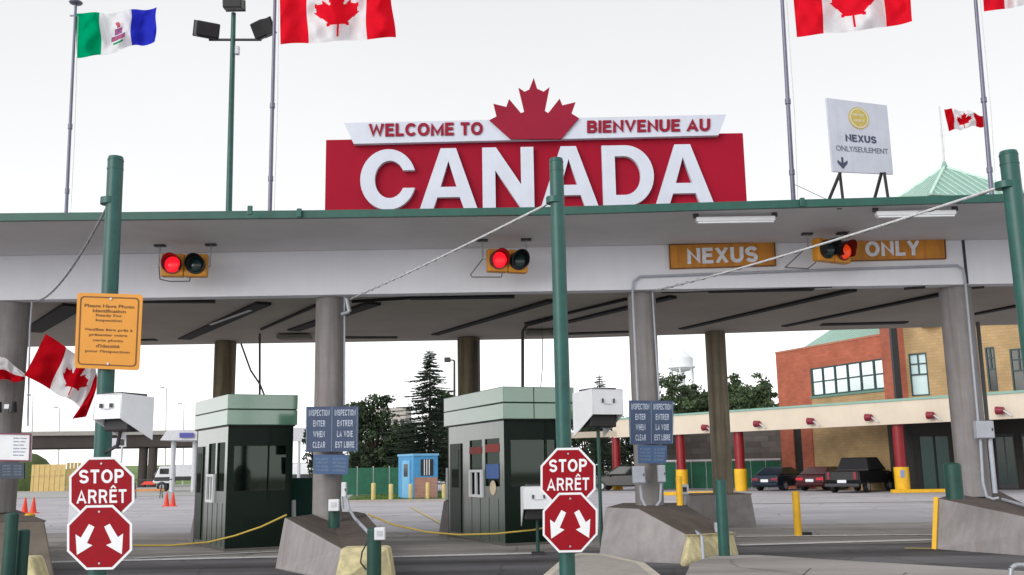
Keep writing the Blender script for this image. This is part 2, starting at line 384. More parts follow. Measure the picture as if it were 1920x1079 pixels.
BOX = [[(0, 0), (1, 0), (1, 1), (0, 1)]]

# ------------------------------------------------------------------ ground
def groundmat(name, col, var, lane=(.30, -.95), dark=.5, scale=.35, speck=.12, crack=True):
    m = bpy.data.materials.new(name); m.use_nodes = True; t = m.node_tree; b = t.nodes['Principled BSDF']; b.inputs['Roughness'].default_value = .8
    tc = t.nodes.new('ShaderNodeTexCoord')
    mp = t.nodes.new('ShaderNodeMapping'); mp.inputs['Rotation'].default_value = (0, 0, R(60)); mp.inputs['Scale'].default_value = (.16, 1.6, 1)
    t.links.new(tc.outputs['Object'], mp.inputs[0])
    n1 = t.nodes.new('ShaderNodeTexNoise'); n1.inputs['Scale'].default_value = .55; n1.inputs['Detail'].default_value = 7; t.links.new(mp.outputs[0], n1.inputs['Vector'])
    n2 = t.nodes.new('ShaderNodeTexNoise'); n2.inputs['Scale'].default_value = scale; n2.inputs['Detail'].default_value = 9; n2.inputs['Roughness'].default_value = .65; t.links.new(tc.outputs['Object'], n2.inputs['Vector'])
    n3 = t.nodes.new('ShaderNodeTexNoise'); n3.inputs['Scale'].default_value = 38; n3.inputs['Detail'].default_value = 3; t.links.new(tc.outputs['Object'], n3.inputs['Vector'])
    def mrng(o, a, bb, c, d):
        r = t.nodes.new('ShaderNodeMapRange'); r.inputs[1].default_value = a; r.inputs[2].default_value = bb; r.inputs[3].default_value = c; r.inputs[4].default_value = d
        t.links.new(o, r.inputs[0]); return r.outputs[0]
    a1 = mrng(n1.outputs['Fac'], .38, .62, 1 - dark, 1.0); a2 = mrng(n2.outputs['Fac'], .3, .7, 1 - var, 1 + var); a3 = mrng(n3.outputs['Fac'], .3, .7, 1 - speck, 1 + speck)
    def mul(x, y):
        q = t.nodes.new('ShaderNodeMath'); q.operation = 'MULTIPLY'; t.links.new(x, q.inputs[0]); t.links.new(y, q.inputs[1]); return q.outputs[0]
    tot = mul(mul(a1, a2), a3)
    if crack:
        vo = t.nodes.new('ShaderNodeTexVoronoi'); vo.feature = 'DISTANCE_TO_EDGE'; vo.inputs['Scale'].default_value = .32
        ns = t.nodes.new('ShaderNodeVectorMath'); ns.operation = 'SCALE'; ns.inputs['Scale'].default_value = .6
        t.links.new(n2.outputs['Color'], ns.inputs[0]); ad = t.nodes.new('ShaderNodeVectorMath'); ad.operation = 'ADD'
        t.links.new(tc.outputs['Object'], ad.inputs[0]); t.links.new(ns.outputs[0], ad.inputs[1]); t.links.new(ad.outputs[0], vo.inputs['Vector'])
        tot = mul(tot, mrng(vo.outputs['Distance'], .0, .012, .6, 1.0))
    s = t.nodes.new('ShaderNodeVectorMath'); s.operation = 'SCALE'; s.inputs[0].default_value = col; t.links.new(tot, s.inputs['Scale'])
    t.links.new(s.outputs[0], b.inputs['Base Color'])
    bp = t.nodes.new('ShaderNodeBump'); bp.inputs['Strength'].default_value = .3; bp.inputs['Distance'].default_value = .01
    t.links.new(n3.outputs['Fac'], bp.inputs['Height']); t.links.new(bp.outputs[0], b.inputs['Normal'])
    return m
def sheet(name, pts, z, m):
    o = struct(name, MB().add([(p[0], p[1], z) for p in pts], [tuple(range(len(pts)))]), m, recalc=False)
    return o
LOT = groundmat('light_lot_paving', (.42, .405, .435), .14, dark=.14)
APRON = groundmat('worn_concrete_apron', (.38, .355, .34), .2, dark=.42, scale=.6)
ROADM = groundmat('dark_asphalt', (.135, .13, .14), .28, dark=.72, scale=.6)
sheet('ground', [(-3000, -200), (3000, -200), (3000, 4000), (-3000, 4000)], 0, groundmat('far_ground', (.24, .25, .2), .2, dark=.2))
sheet('parking_lot', [(-90, -5), (90, -5), (90, 140), (-120, 140)], .004, LOT)
gl = [G(-200, 1000), G(400, 1000), G(1000, 997), G(1250, 991), G(1500, 984), G(2200, 972)]
gl = [(g.x, g.y) for g in gl]
sheet('concrete_apron', [(-60, gl[0][1])] [0:0] + [(gl[0][0], 10)] + [(gl[-1][0], 10)] + gl[::-1], .008, APRON)
l1 = [G(-250, 1063), G(540, 1047), G(1050, 1036), G(1450, 1024), G(2200, 1010)]
l1 = [(g.x, g.y) for g in l1]
sheet('road', [(-40, -4), (40, -4)] + [(l1[-1][0], l1[-1][1])] + l1[::-1][1:], .012, ROADM)
def line(name, a, b, w, m, z=.021):
    a = Vector(a); b = Vector(b); d = (b - a).normalized(); n = Vector((-d.y, d.x, 0)) * w / 2
    return struct(name, MB().add([(*(a - n).xy, z), (*(b - n).xy, z), (*(b + n).xy, z), (*(a + n).xy, z)], [(0, 1, 2, 3)]), m, recalc=False)
ROADW = M('worn_white_line', (.72, .72, .72), .7, .25, 6, streak=.0)
ROADY = M('worn_yellow_line', (.55, .42, .12), .7, .3, 6)
g = [G(-200, 1063), G(560, 1040), G(735, 1046), G(1020, 1039), G(1385, 1024), G(1750, 1014), G(2100, 1006)]
line('lane_line', g[0], G(530, 1046), .34, ROADW); line('lane_line', g[2], g[3], .34, ROADW); line('lane_line', g[4], g[5], .36, ROADW)
line('lane_line', G(250, 1049), G(520, 1036), .18, ROADW); line('lane_line', G(1380, 1008), G(1750, 1004), .28, ROADW)
line('lane_line', G(1410, 945), G(1760, 941), .5, M('pale_paving_band', (.47, .46, .47), .8, .1))
line('lane_line', G(770, 952), G(830, 985), .09, ROADY); line('lane_line', G(1697, 1030), G(1752, 1031), .22, ROADY)
sheet('bounce_ground', [(-60, -40), (60, -40), (60, 12.2), (-60, 12.2)], .016, groundmat('pale_bounce_ground', (.52, .50, .49), .1, dark=.1))  # unseen pale sheet added to bounce light up onto the canopy beam
# near kerbs (bottom of the view)
def slab(name, bot, z0, z1, mats, mitop=None, bevel=.03):
    o = MB().hull([(p[0], p[1], z0) for p in bot], [(p[0], p[1], z1) for p in bot], 0, mitop).build(name, mats, bevel=bevel); return o
KERB = M('kerb_concrete', (.36, .33, .30), .9, .15, 3, bump=.4)
PLAZA = groundmat('joint_concrete', (.36, .335, .32), .18, dark=.35)
k = [G(1300, 1072), G(1345, 1056), G(1420, 1056), G(1560, 1066), G(1760, 1079), G(2100, 1102), G(2100, 1400), G(1290, 1400), G(1285, 1110)]
o = slab('pavement', [(p.x, p.y) for p in k], 0.0, .13, [KERB, PLAZA], 1); o['kind'] = 'structure'
k = [G(1066, 1064), G(1090, 1059), G(1130, 1061), G(1205, 1080), G(1250, 1120), G(1050, 1200), G(1020, 1110)]
kc = sum(k, Vector()) / len(k); ki = [kc + (p - kc) * .86 for p in k]
MB().hull([(p.x, p.y, .18) for p in ki], [(p.x, p.y, .2) for p in ki]).build('kerb_infill', KERB)['kind'] = 'structure'
o = MB().hull([(p.x, p.y, 0) for p in k], [(p.x, p.y, .19) for p in k], 0, 0).build('kerb', [M('pale_kerb_paint', (.55, .50, .42), .85, .15, 4, bump=.3)], bevel=.04)
o['kind'] = 'structure'

# ------------------------------------------------------------------ main canopy
ZB, ZT, ZR = 5.36, 6.33, 6.47
xs = [-500, 0, 610, 1040, 1480, 1920, 2500]
def edge(pts, z): return [G(x, y, z) for x, y in pts]
front_top = edge([(-500, 424), (0, 414), (610, 408), (1040, 402), (1480, 389), (1920, 377), (2500, 362)], ZT)
front_beam = [P(x, 560 - (x * .0158), 21.0) for x in xs]
front_beam = [Vector((p.x, 21.0 + .0 * i, 0)) for i, p in enumerate(front_beam)]
back_e = edge([(-500, 658), (0, 650), (610, 641), (1040, 634), (1480, 620), (1920, 607), (2500, 592)], ZB)
can = thing('canopy', (0, 21, 0), 'wide white border crossing canopy with a green edged flat roof', 'canopy')
mb = MB()
for i in range(6):                       # overhang soffit
    a, b = front_top[i], front_top[i + 1]; c, d = front_beam[i + 1], front_beam[i]
    mb.add([(a.x, a.y + .02, ZT), (b.x, b.y + .02, ZT), (c.x, c.y, ZT), (d.x, d.y, ZT)], [(0, 1, 2, 3)])
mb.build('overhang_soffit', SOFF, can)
mb = MB()
for i in range(6):
    a, b = front_beam[i], front_beam[i + 1]
    mb.hull([(a.x, a.y, ZB), (b.x, b.y, ZB), (b.x, b.y + .35, ZB), (a.x, a.y + .35, ZB)], [(a.x, a.y, ZT - .003), (b.x, b.y, ZT - .003), (b.x, b.y + .35, ZT - .003), (a.x, a.y + .35, ZT - .003)])
    if i > 3: pass
mb.build('beam', BEAM, can)
mb = MB()
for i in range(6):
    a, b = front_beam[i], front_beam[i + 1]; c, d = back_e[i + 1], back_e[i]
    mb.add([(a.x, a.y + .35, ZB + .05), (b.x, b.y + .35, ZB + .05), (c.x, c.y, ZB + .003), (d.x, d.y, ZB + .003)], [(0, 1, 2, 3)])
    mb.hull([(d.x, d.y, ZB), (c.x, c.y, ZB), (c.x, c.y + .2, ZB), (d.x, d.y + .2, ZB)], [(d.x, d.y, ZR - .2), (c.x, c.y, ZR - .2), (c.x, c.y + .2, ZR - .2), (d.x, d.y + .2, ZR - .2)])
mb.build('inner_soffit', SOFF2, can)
mb = MB()
for i in range(6):
    a, b = front_top[i], front_top[i + 1]; c, d = back_e[i + 1], back_e[i]
    mb.hull([(a.x, a.y + .07, ZT + .01), (b.x, b.y + .07, ZT + .01), (c.x, c.y + .25, ZT + .01), (d.x, d.y + .25, ZT + .01)], [(a.x, a.y + .07, ZR - .03), (b.x, b.y + .07, ZR - .03), (c.x, c.y + .25, ZR - .03), (d.x, d.y + .25, ZR - .03)])
mb.build('roof', M('roof_deck', (.3, .3, .3), .8), can)
mb = MB()
for i in range(6):
    a, b = front_top[i], front_top[i + 1]; h = .135
    mb.hull([(a.x, a.y - .03, ZT - .01), (b.x, b.y - .03, ZT - .01), (b.x, b.y + .06, ZT - .01), (a.x, a.y + .06, ZT - .01)], [(a.x, a.y - .03, ZT + h), (b.x, b.y - .03, ZT + h), (b.x, b.y + .06, ZT + h), (a.x, a.y + .06, ZT + h)])
trim = mb.build('roof_trim', TRIM, can)
for x, y in ((562, 403), (1503, 383), (1572, 388), (470, 398)):    # seam clips on the edge
    p = G(x, y, ZT + .05); MB().box((p.x, p.y - .05, ZT + .07), (.09, .05, .17)).build('trim_joint', GREENP, can, bevel=.01)
for x in (1808,):
    p = P(x, 480, 21); MB().box((p.x, 20.99, (ZB + ZT) / 2), (.05, .03, ZT - ZB - .02)).build('expansion_joint', DARK, can)
# channels in the soffit
SL = [((60, 622), (140, 574), .5), ((265, 566), (402, 566), .22), ((345, 636), (495, 570), .34), ((550, 620), (702, 570), .34), ((490, 618), (592, 574), .07),
      ((770, 560), (965, 557), .22), ((645, 633), (745, 633), .3), ((815, 628), (1035, 565), .22), ((985, 607), (1175, 562), .08), ((1062, 605), (1262, 558), .22),
      ((1065, 626), (1182, 622), .3), ((1278, 617), (1600, 545), .22), ((1330, 547), (1525, 543), .22), ((1470, 612), (1780, 550), .2), ((1540, 609), (1700, 605), .35),
      ((1695, 541), (1735, 538), .22), ((1820, 540), (1845, 538), .2), ((1825, 590), (1920, 572), .2), ((225, 639), (292, 637), .25), ((660, 567), (770, 560), .03), ((1240, 549), (1560, 538), .03)]
for a, b, w in SL:
    p, q = G(*a, ZB), G(*b, ZB); d = (q - p).normalized(); n = Vector((-d.y, d.x, 0)) * w / 2
    zz = ZB + .0
    mb = MB().hull([(*(p - n).xy, zz - .02), (*(q - n).xy, zz - .02), (*(q + n).xy, zz - .02), (*(p + n).xy, zz - .02)],
                   [(*(p - n).xy, zz + .06), (*(q - n).xy, zz + .06), (*(q + n).xy, zz + .06), (*(p + n).xy, zz + .06)])
    mb.build('soffit_channel', SLOT, can)
p = G(395, 607, ZB); q = G(470, 580, ZB)
MB().beam((p.x, p.y, ZB - .03), (q.x, q.y, ZB - .03), .07, .02).build('lamp_strip', SOFF, can)
for (x0, y0, x1, y1) in ((520, 622, 585, 640), (1000, 612, 1032, 634)):
    p = G((x0 + x1) / 2, (y0 + y1) / 2, ZB - .05); MB().box((p.x, p.y, ZB - .07), (.9, .5, .1)).build('junction_box', M('soffit_box', (.2, .19, .16), .8), can, bevel=.02)

# columns
def column(px, pyb, Y, r, mat_, label, base_z, top=ZB + .0, joints=True, name='concrete_column', px2=None):
    b = P(px, 560, Y); x = b.x
    t = thing(name, (x, Y, base_z), label, 'column', 'concrete canopy columns')
    MB().cyl((x, Y, base_z), (x, Y, top), r, r * 1.02, 28).build('shaft', mat_, t)
    if joints:
        for z in (2.2, 3.7):
            if z < top - .5: MB().cyl((x, Y, z), (x, Y, z + .02), r + .006, n=28).build('joint_ring', mat_, t)
    return t
FY = 21.5
c0 = column(18, 0, FY, .42, COLC, 'left front concrete column with a flag tied against it', .9)
c1 = column(620, 0, FY, .31, COLC, 'front concrete column with navy inspection signs standing behind the sloping left island', .6)
c2 = column(1203, 0, FY, .30, COLC, 'front concrete column with navy inspection signs and conduits right of the middle green post', .7)
c3 = column(1792, 0, FY, .33, COLC, 'front concrete column at right with a large grey conduit box', .9)
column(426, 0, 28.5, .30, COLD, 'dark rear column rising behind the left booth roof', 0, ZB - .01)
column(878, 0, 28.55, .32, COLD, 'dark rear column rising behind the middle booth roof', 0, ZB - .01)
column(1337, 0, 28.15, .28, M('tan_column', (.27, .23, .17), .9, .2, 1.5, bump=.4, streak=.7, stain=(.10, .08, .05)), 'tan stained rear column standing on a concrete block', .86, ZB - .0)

# ------------------------------------------------------------------ CANADA sign
SY = 19.9
def Zat(x, y, Y=SY): return P(x, y, Y).z
def Xat(x, y, Y=SY): return P(x, y, Y).x
sg = thing('welcome_sign', (Xat(1000, 300), SY, ZR), 'huge red sign with a maple leaf and white letters on the canopy roof', 'sign')
x0, x1 = Xat(610, 330), Xat(1397, 315); zb, zt = ZR - .03, Zat(1000, 256)
MB().box(((x0 + x1) / 2, SY + .12, (zb + zt) / 2), (x1 - x0, .24, zt - zb)).build('back_panel', SIGNRED, sg, bevel=.015)
def arc(cx, cy, rx, ry, a0, a1, n): return [(cx + rx * math.cos(R(a0 + (a1 - a0) * i / n)), cy + ry * math.sin(R(a0 + (a1 - a0) * i / n))) for i in range(n + 1)]
LA = [[(0, 0), (.235, 0), (.305, .19), (.695, .19), (.765, 0), (1, 0), (.635, 1), (.365, 1)], [(.36, .36), (.5, .79), (.64, .36)]]
LN = [[(0, 0), (.25, 0), (.25, .62), (.73, 0), (1, 0), (1, 1), (.75, 1), (.75, .38), (.27, 1), (0, 1)]]
LD = [[(0, 0), (.45, 0)] + arc(.45, .5, .55, .5, -90, 90, 20)[1:] + [(0, 1)], [(.25, .18), (.25, .82), (.43, .82)] + arc(.43, .5, .31, .32, 90, -90, 16)[1:]]
LC = [arc(.5, .5, .5, .5, 17, 343, 36) + arc(.53, .5, .27, .31, 332, 28, 26)]
z0, z1 = Zat(1000, 392), Zat(1000, 279)
for shp, a, b in ((LC, 677, 781), (LA, 788, 895), (LN, 905, 1001), (LA, 1013, 1120), (LD, 1129, 1225), (LA, 1226, 1335)):
    X0, X1 = Xat(a, 340), Xat(b, 340)
    MB().prism(shp, lambda u, v, n, X0=X0, X1=X1: Vector((L(X0, X1, u), SY - n, L(z0, z1, v))), .003, .12).build('letter', SIGNWHITE, sg)
MB().prism([[(645, 231), (663, 270), (1347, 254), (1362, 215)]], planeY(SY - .14), -.12, .0).build('banner', SIGNWHITE, sg)
fnb = planeY(SY - .145)
def pxtext(mb, body, a, b, ytop, ybot, fn, n=.02, bold=.03, slope=-.0165, space=1.0):
    put_caps(mb, body, lambda u, v, nn: fn(u, v + slope * (u - a), nn), a, b, ybot, ytop, n, .225, .12, 0, sg, LEAFRED)
pxtext(None, 'WELCOME TO', 692, 905, 233, 257, fnb)
pxtext(None, 'BIENVENUE AU', 1101, 1331, 227, 250, fnb)
lf = [(272, 125), (289, 180), (322, 195), (352, 172), (328, 292), (345, 303), (403, 230), (417, 264), (483, 248), (463, 305), (500, 328), (410, 434), (155, 434), (48, 338), (84, 320), (68, 256), (133, 272), (147, 232), (207, 303), (224, 297), (195, 175), (226, 195), (249, 184)]
MB().prism([[(900 + x / 2.698, 100 + y / 2.698) for x, y in lf]], planeY(SY - .19), -.06, .0).build('maple_leaf', LEAFRED, sg)

# ------------------------------------------------------------------ flags and poles on the roof
LEAFPTS = [(-90, 2030), (-45, 1167), (-156, 1069), (-1015, 1220), (-899, 900), (-919, 827), (-1860, 65), (-1648, -34), (-1614, -113), (-1800, -685), (-1258, -570), (-1185, -608), (-1080, -855), (-657, -401), (-546, -458), (-750, -1510), (-423, -1321), (-332, -1348), (0, -2000)]
LEAFPTS = LEAFPTS + [(-x, y) for x, y in LEAFPTS[-2::-1]]
def inpoly(x, y, pts):
    c = False; j = len(pts) - 1
    for i in range(len(pts)):
        xi, yi = pts[i]; xj, yj = pts[j]
        if (yi > y) != (yj > y) and x < (xj - xi) * (y - yi) / (yj - yi) + xi: c = not c
        j = i
    return c
def canada(u, v):
    if u < .25 or u > .75: return 0
    return 0 if inpoly((u - .5) * 9600, (v - .5) * 4800, LEAFPTS) else 1
def flag(cols, Y, label, colour, mats, name='flag', group=None, amp=.20, seed=1, nu=110, nv=56, px=2.0, freq=2.3):
    rnd = random.Random(seed); ph = [rnd.uniform(0, 6) for _ in range(6)]
    us = [c[0] for c in cols]
    def seg(u):
        i = 0
        while i < len(us) - 2 and u > us[i + 1]: i += 1
        t = (u - us[i]) / (us[i + 1] - us[i]); t = max(0, min(1, t)); out = []
        for k in (1, 2):
            p0 = Vector(cols[max(i - 1, 0)][k]); p1 = Vector(cols[i][k]); p2 = Vector(cols[i + 1][k]); p3 = Vector(cols[min(i + 2, len(cols) - 1)][k])
            out.append(p1 * (1 - t) + p2 * t + ((p2 - p0) * .5 - (p2 - p1)) * (t * (1 - t) ** 2) - ((p3 - p1) * .5 - (p2 - p1)) * (t * t * (1 - t)))
        return out
    vs = []; fs = []; mi = []
    for i in range(nu + 1):
        u = i / nu; a, b = seg(u)
        for j in range(nv + 1):
            v = j / nv; p = a.lerp(b, v); w = min(1, u * 3 + .15)
            wave = math.sin(freq * 2 * math.pi * u + ph[0] + 1.8 * v) + .5 * math.sin(freq * 4.3 * math.pi * u + ph[1] - 3 * v) + .25 * math.sin(13 * v + 9 * u + ph[2])
            wr = .5 * math.sin(22 * u - 9 * v + ph[3]) + .35 * math.sin(31 * u + 13 * v + ph[4])
            vs.append(P(p.x + px * .6 * w * math.sin(7 * v + 9 * u + ph[5]), p.y + px * w * math.sin(freq * 6.28 * u + ph[0]), Y + amp * w * wave + .5 * amp * wr))
    for i in range(nu):
        for j in range(nv):
            o = i * (nv + 1) + j; fs.append((o, o + 1, o + nv + 2, o + nv + 1)); mi.append(colour((i + .5) / nu, (j + .5) / nv))
    mb = MB(); mb.v = vs; mb.f = fs; mb.m = mi; mb.s = [True] * len(fs)
    return tag(mb.build(name, mats, recalc=False), label, 'flag', group)
def crest(u, v):
    if u < .31: return 0
    if u > .69: return 2
    x, y = (u - .52) / .085, (v - .52) / .30
    if abs(x - .1 * y) < .22 + .3 * max(0, y) and -.9 < y < -.45: return 3
    if abs(x) < .55 and -.35 < y < .2: return 4 if (int((x + 2) * 3.2) + int((y + 2) * 4)) % 2 else 3
    if abs(x) < 1.0 and .25 < y < .62: return 3 if (int((x + 2) * 4) + int(y * 6)) % 3 else 4
    if abs(x) < .7 and .75 < y < .95: return 0
    return 1
FG = 'flags flying from the poles on the canopy roof'
flag([(0, (142, 25), (144, 109)), (.31, (187, 25), (190, 104)), (.69, (245, 20), (246, 88)), (.85, (270, 17), (268, 84)), (1, (294, 14), (291, 79))], 22, 'green, white and blue flag with a crest at far left', crest, [FGREEN, FWHITE, FBLUE, FCREST, FCREST2], group=FG, seed=3, amp=.13, px=2.5)
flag([(0, (524, -30), (526, 84)), (.25, (575, -32), (579, 80)), (.5, (630, -38), (634, 79)), (.75, (684, -36), (687, 73)), (1, (730, -36), (742, 72))], 22, 'maple leaf flag just left of the red roof sign', canada, [FRED, FWHITE], group=FG, seed=5)
flag([(0, (1484, -46), (1494, 70)), (.25, (1538, -50), (1546, 64)), (.5, (1592, -52), (1604, 58)), (.75, (1652, -60), (1661, 51)), (1, (1700, -66), (1711, 40))], 22, 'maple leaf flag flying above the white square roof board', canada, [FRED, FWHITE], group=FG, seed=8, px=1.2)
flag([(0, (1836, -95), (1845, 22)), (.25, (1880, -98), (1885, 17)), (.5, (1925, -104), (1930, 8)), (1, (2035, -110), (2045, -8))], 22, 'maple leaf flag cut off at the top right corner', canada, [FRED, FWHITE], group=FG, seed=9, px=1.0)
flag([(0, (1770, 205), (1779, 246)), (.4, (1798, 206), (1800, 243)), (.7, (1822, 210), (1826, 238)), (1, (1844, 218), (1846, 238))], 57.9, 'small distant maple leaf flag on top of the mint pyramid roof', canada, [FDRED, FWHITE], group=None, seed=4, amp=.25, px=2)
def fpole(top, bot, Y, r, label, m=POLEM, finial=True, group='tall poles standing on the canopy roof', base=None):
    a = P(*bot, Y); b = P(*top, Y)
    if base is not None:
        d = (b - a) / (b.z - a.z); a = a + d * (base - a.z)
    t = thing('flagpole', a, label, 'pole', group)
    MB().cyl(a, b, r * 1.12, r * .82, 14).build('shaft', m, t)
    if finial:
        MB().ell(b + Vector((0, 0, .05)), (.16, .16, .05)).build('finial', m, t)
        MB().beam(b + Vector((-.12, 0, -.28)), b + Vector((.12, 0, -.28)), .03, .03).build('bracket', m, t)
    for z in (.25, .5):
        q = a.lerp(b, z); MB().cyl(q, q + Vector((0, 0, .12)), r * 1.35, n=12).build('collar', m, t)
    q = b if not finial else b - Vector((0, 0, .3))
    MB().tube([q + Vector((.09, -.03, 0)), a.lerp(b, .45) + Vector((.13, -.03, 0)), a + Vector((.1, -.03, .9))], .006, 4).build('halyard', WIREL, t)
    return t
fpole((142, 9), (124, 400), 22, .038, 'thin pole at far left carrying the green, white and blue flag', base=ZR - .03)
fpole((517, -60), (506, 398), 22, .045, 'grey pole of the flag left of the red roof sign', finial=False, base=ZR - .03)
fpole((1463, -60), (1488, 380), 22, .05, 'grey pole of the flag right of the red roof sign', finial=False, base=ZR - .03)
fpole((1824, -60), (1860, 372), 22, .05, 'grey pole behind the right green post with a flag cut off above', finial=False, base=ZR - .03)
# floodlight mast
a = P(429, 400, 24); b = P(438, 25, 24); d = (b - a) / (b.z - a.z); a = a + d * (ZR - .03 - a.z)
t = thing('floodlight_mast', a, 'green mast on the roof with three dark floodlights', 'light pole')
MB().cyl(a, b, .085, .06, 16).build('mast', GREENP, t)
l, r = P(392, 75, 24), P(490, 75, 24)
MB().tube([l, r], .035, 8).build('crossarm', DARK, t)
for (x, y, w, h, rz, tl) in ((388, 56, 48, 36, .5, .35), (492, 54, 36, 40, -.7, .5), (438, 8, 40, 26, 0, .2)):
    c = P(x, y, 23.9); k = 24 / F
    q = MB().box(c, (w * k * .95, .35, h * k * .8), rz, 0, tl).build('floodlight', BLACK, t, bevel=.03)
    m_ = Matrix.Rotation(rz, 3, 'Z') @ Matrix.Rotation(tl, 3, 'X')
    MB().box(c + m_ @ Vector((0, .19, 0)), (w * k, .04, h * k * .88), rz, 0, tl).build('rim', DARK, q, bevel=.01)
    MB().box(c + m_ @ Vector((0, -.1, -h * k * .45)), (w * k * .8, .16, .03), rz, 0, tl).build('fin', BLACK, q)
q = P(445, 95, 24); MB().box(q, (.1, .12, .22)).build('control_box', DWHITE, t, bevel=.01)

# white NEXUS board on the roof
TL, TR, BR_, BL = P(1550, 184, 20.6), P(1663, 198, 21.3), P(1675, 327, 21.3), P(1562, 322, 20.6)
fn = board(TL, TR, BR_, BL); t = thing('roof_sign', (BL + BR_) / 2 - Vector((0, 0, .4)), 'tilted white square sign with a gold emblem standing on the roof', 'sign')
MB().prism(BOX, fn, -.05, 0).build('panel', M('roof_board_white', (.52, .55, .64), .5, .08, 2, streak=.2, stain=(.38, .4, .46)), t)
GOLD = M('gold_print', (.50, .40, .08), .5, .2, 20); INK = M('dark_print', (.03, .045, .09), .5)
MB().prism([arc(.5, .765, .17, .155, 0, 352, 28)], fn, .001, .008).build('emblem', GOLD, t)
mb = MB(); mb.prism([arc(.5, .765, .155, .14, 0, 352, 28), arc(.5, .765, .135, .122, 0, 352, 28)], fn, .009, .012)
put_text(mb, 'NEXUS', fn, .41, .59, .79, .83, .013, .03); put_text(mb, 'CANADA USA', fn, .41, .59, .71, .75, .013, .01)
mb.build('emblem_print', M('pale_gold_print', (.65, .58, .45), .6), t)
mb = MB(); put_caps(mb, 'NEXUS', fn, .25, .76, .425, .525, .008, .2, .12); mb.build('lettering', INK, t)
mb = MB(); put_text(mb, 'ONLY/SEULEMENT', fn, .08, .94, .285, .36, .008, .0); mb.build('lettering', M('grey_print', (.12, .14, .2), .5), t)
MB().prism([[(.18, .20), (.15, .20), (.15, .12), (.085, .16), (.085, .12), (.165, .04), (.245, .12), (.245, .16), (.18, .12)]], fn, .001, .008).build('arrow', INK, t)
for p, q in (((1577, 320), (1549, 376)), ((1574, 320), (1581, 376)), ((1653, 324), (1636, 374)), ((1658, 324), (1666, 374))):
    MB().beam(P(*p, 21), P(*q, 21 + (.35 if q[0] in (1549, 1636) else -.1)) - Vector((0, 0, .12)), .05, .05).build('leg', BLACK, t)
# guy wires on roof
mb = MB(); mb.tube([P(1490, 335, 22), P(1600, 250, 22.3)], .006, 4)
tag(MB().tube([P(1487, 345, 22), P(1545, 372, 22), P(1600, 392, 22.6)], .007, 4).build('wire', WIRE), 'thin slack wire at the foot of the pole beside the white roof board', 'wire')

# ------------------------------------------------------------------ orange boards on beam, strip lights, signals, conduits
def orange(c, txt, label, u0, u1):
    fn = board(*[P(x, y, 20.93) for x, y in c]); t = thing('lane_sign', fn(.5, 0, 0), label, 'sign', 'orange lane boards on the beam')
    MB().prism(BOX, fn, -.05, 0).build('panel', BOARDY, t)
    mb = MB()
    for q in ([(0, 0), (1, 0), (1, .03), (0, .03)], [(0, .97), (1, .97), (1, 1), (0, 1)], [(0, .03), (.008, .03), (.008, .97), (0, .97)], [(.992, .03), (1, .03), (1, .97), (.992, .97)]): mb.prism([q], fn, 0.001, .02)
    mb.build('edge_frame', M('brown_edge', (.14, .06, .02), .6), t)
    put_caps(None, txt, fn, u0, u1, .18, .82, .015, .225, .13, 0, t, M('grey_letters', (.80, .84, .92), .5, .15, 10))
orange([(1254, 459), (1453, 453), (1455, 499), (1256, 505)], 'NEXUS', 'orange board reading NEXUS on the white beam', .17, .83)
orange([(1566, 447), (1772, 442), (1774, 486), (1568, 491)], 'ONLY', 'orange board reading ONLY partly behind a traffic signal', .27, .76)
for (x0, x1, y, la) in ((1305, 1452, 413, 'long white strip light under the overhang above the NEXUS board'), (1642, 1790, 402, 'long white strip light under the overhang above the ONLY board')):
    p = G(x0, y, ZT - .12); q = G(x1, y - 2, ZT - .12); q = Vector((q.x, p.y, p.z)); t = thing('strip_light', (p + q) / 2, la, 'light', 'strip lights under the overhang')
    MB().beam(p, q, .14, .09).build('body', WHITE, t, bevel=.015)
    MB().beam(p + Vector((.03, 0, -.06)), q + Vector((-.03, 0, -.06)), .1, .03).build('tube', WHITE, t)
    for e in (p, q): MB().beam(e + Vector((0, 0, .04)), Vector((e.x, e.y, ZT - .003)), .1, .05).build('mount', DARK, t)
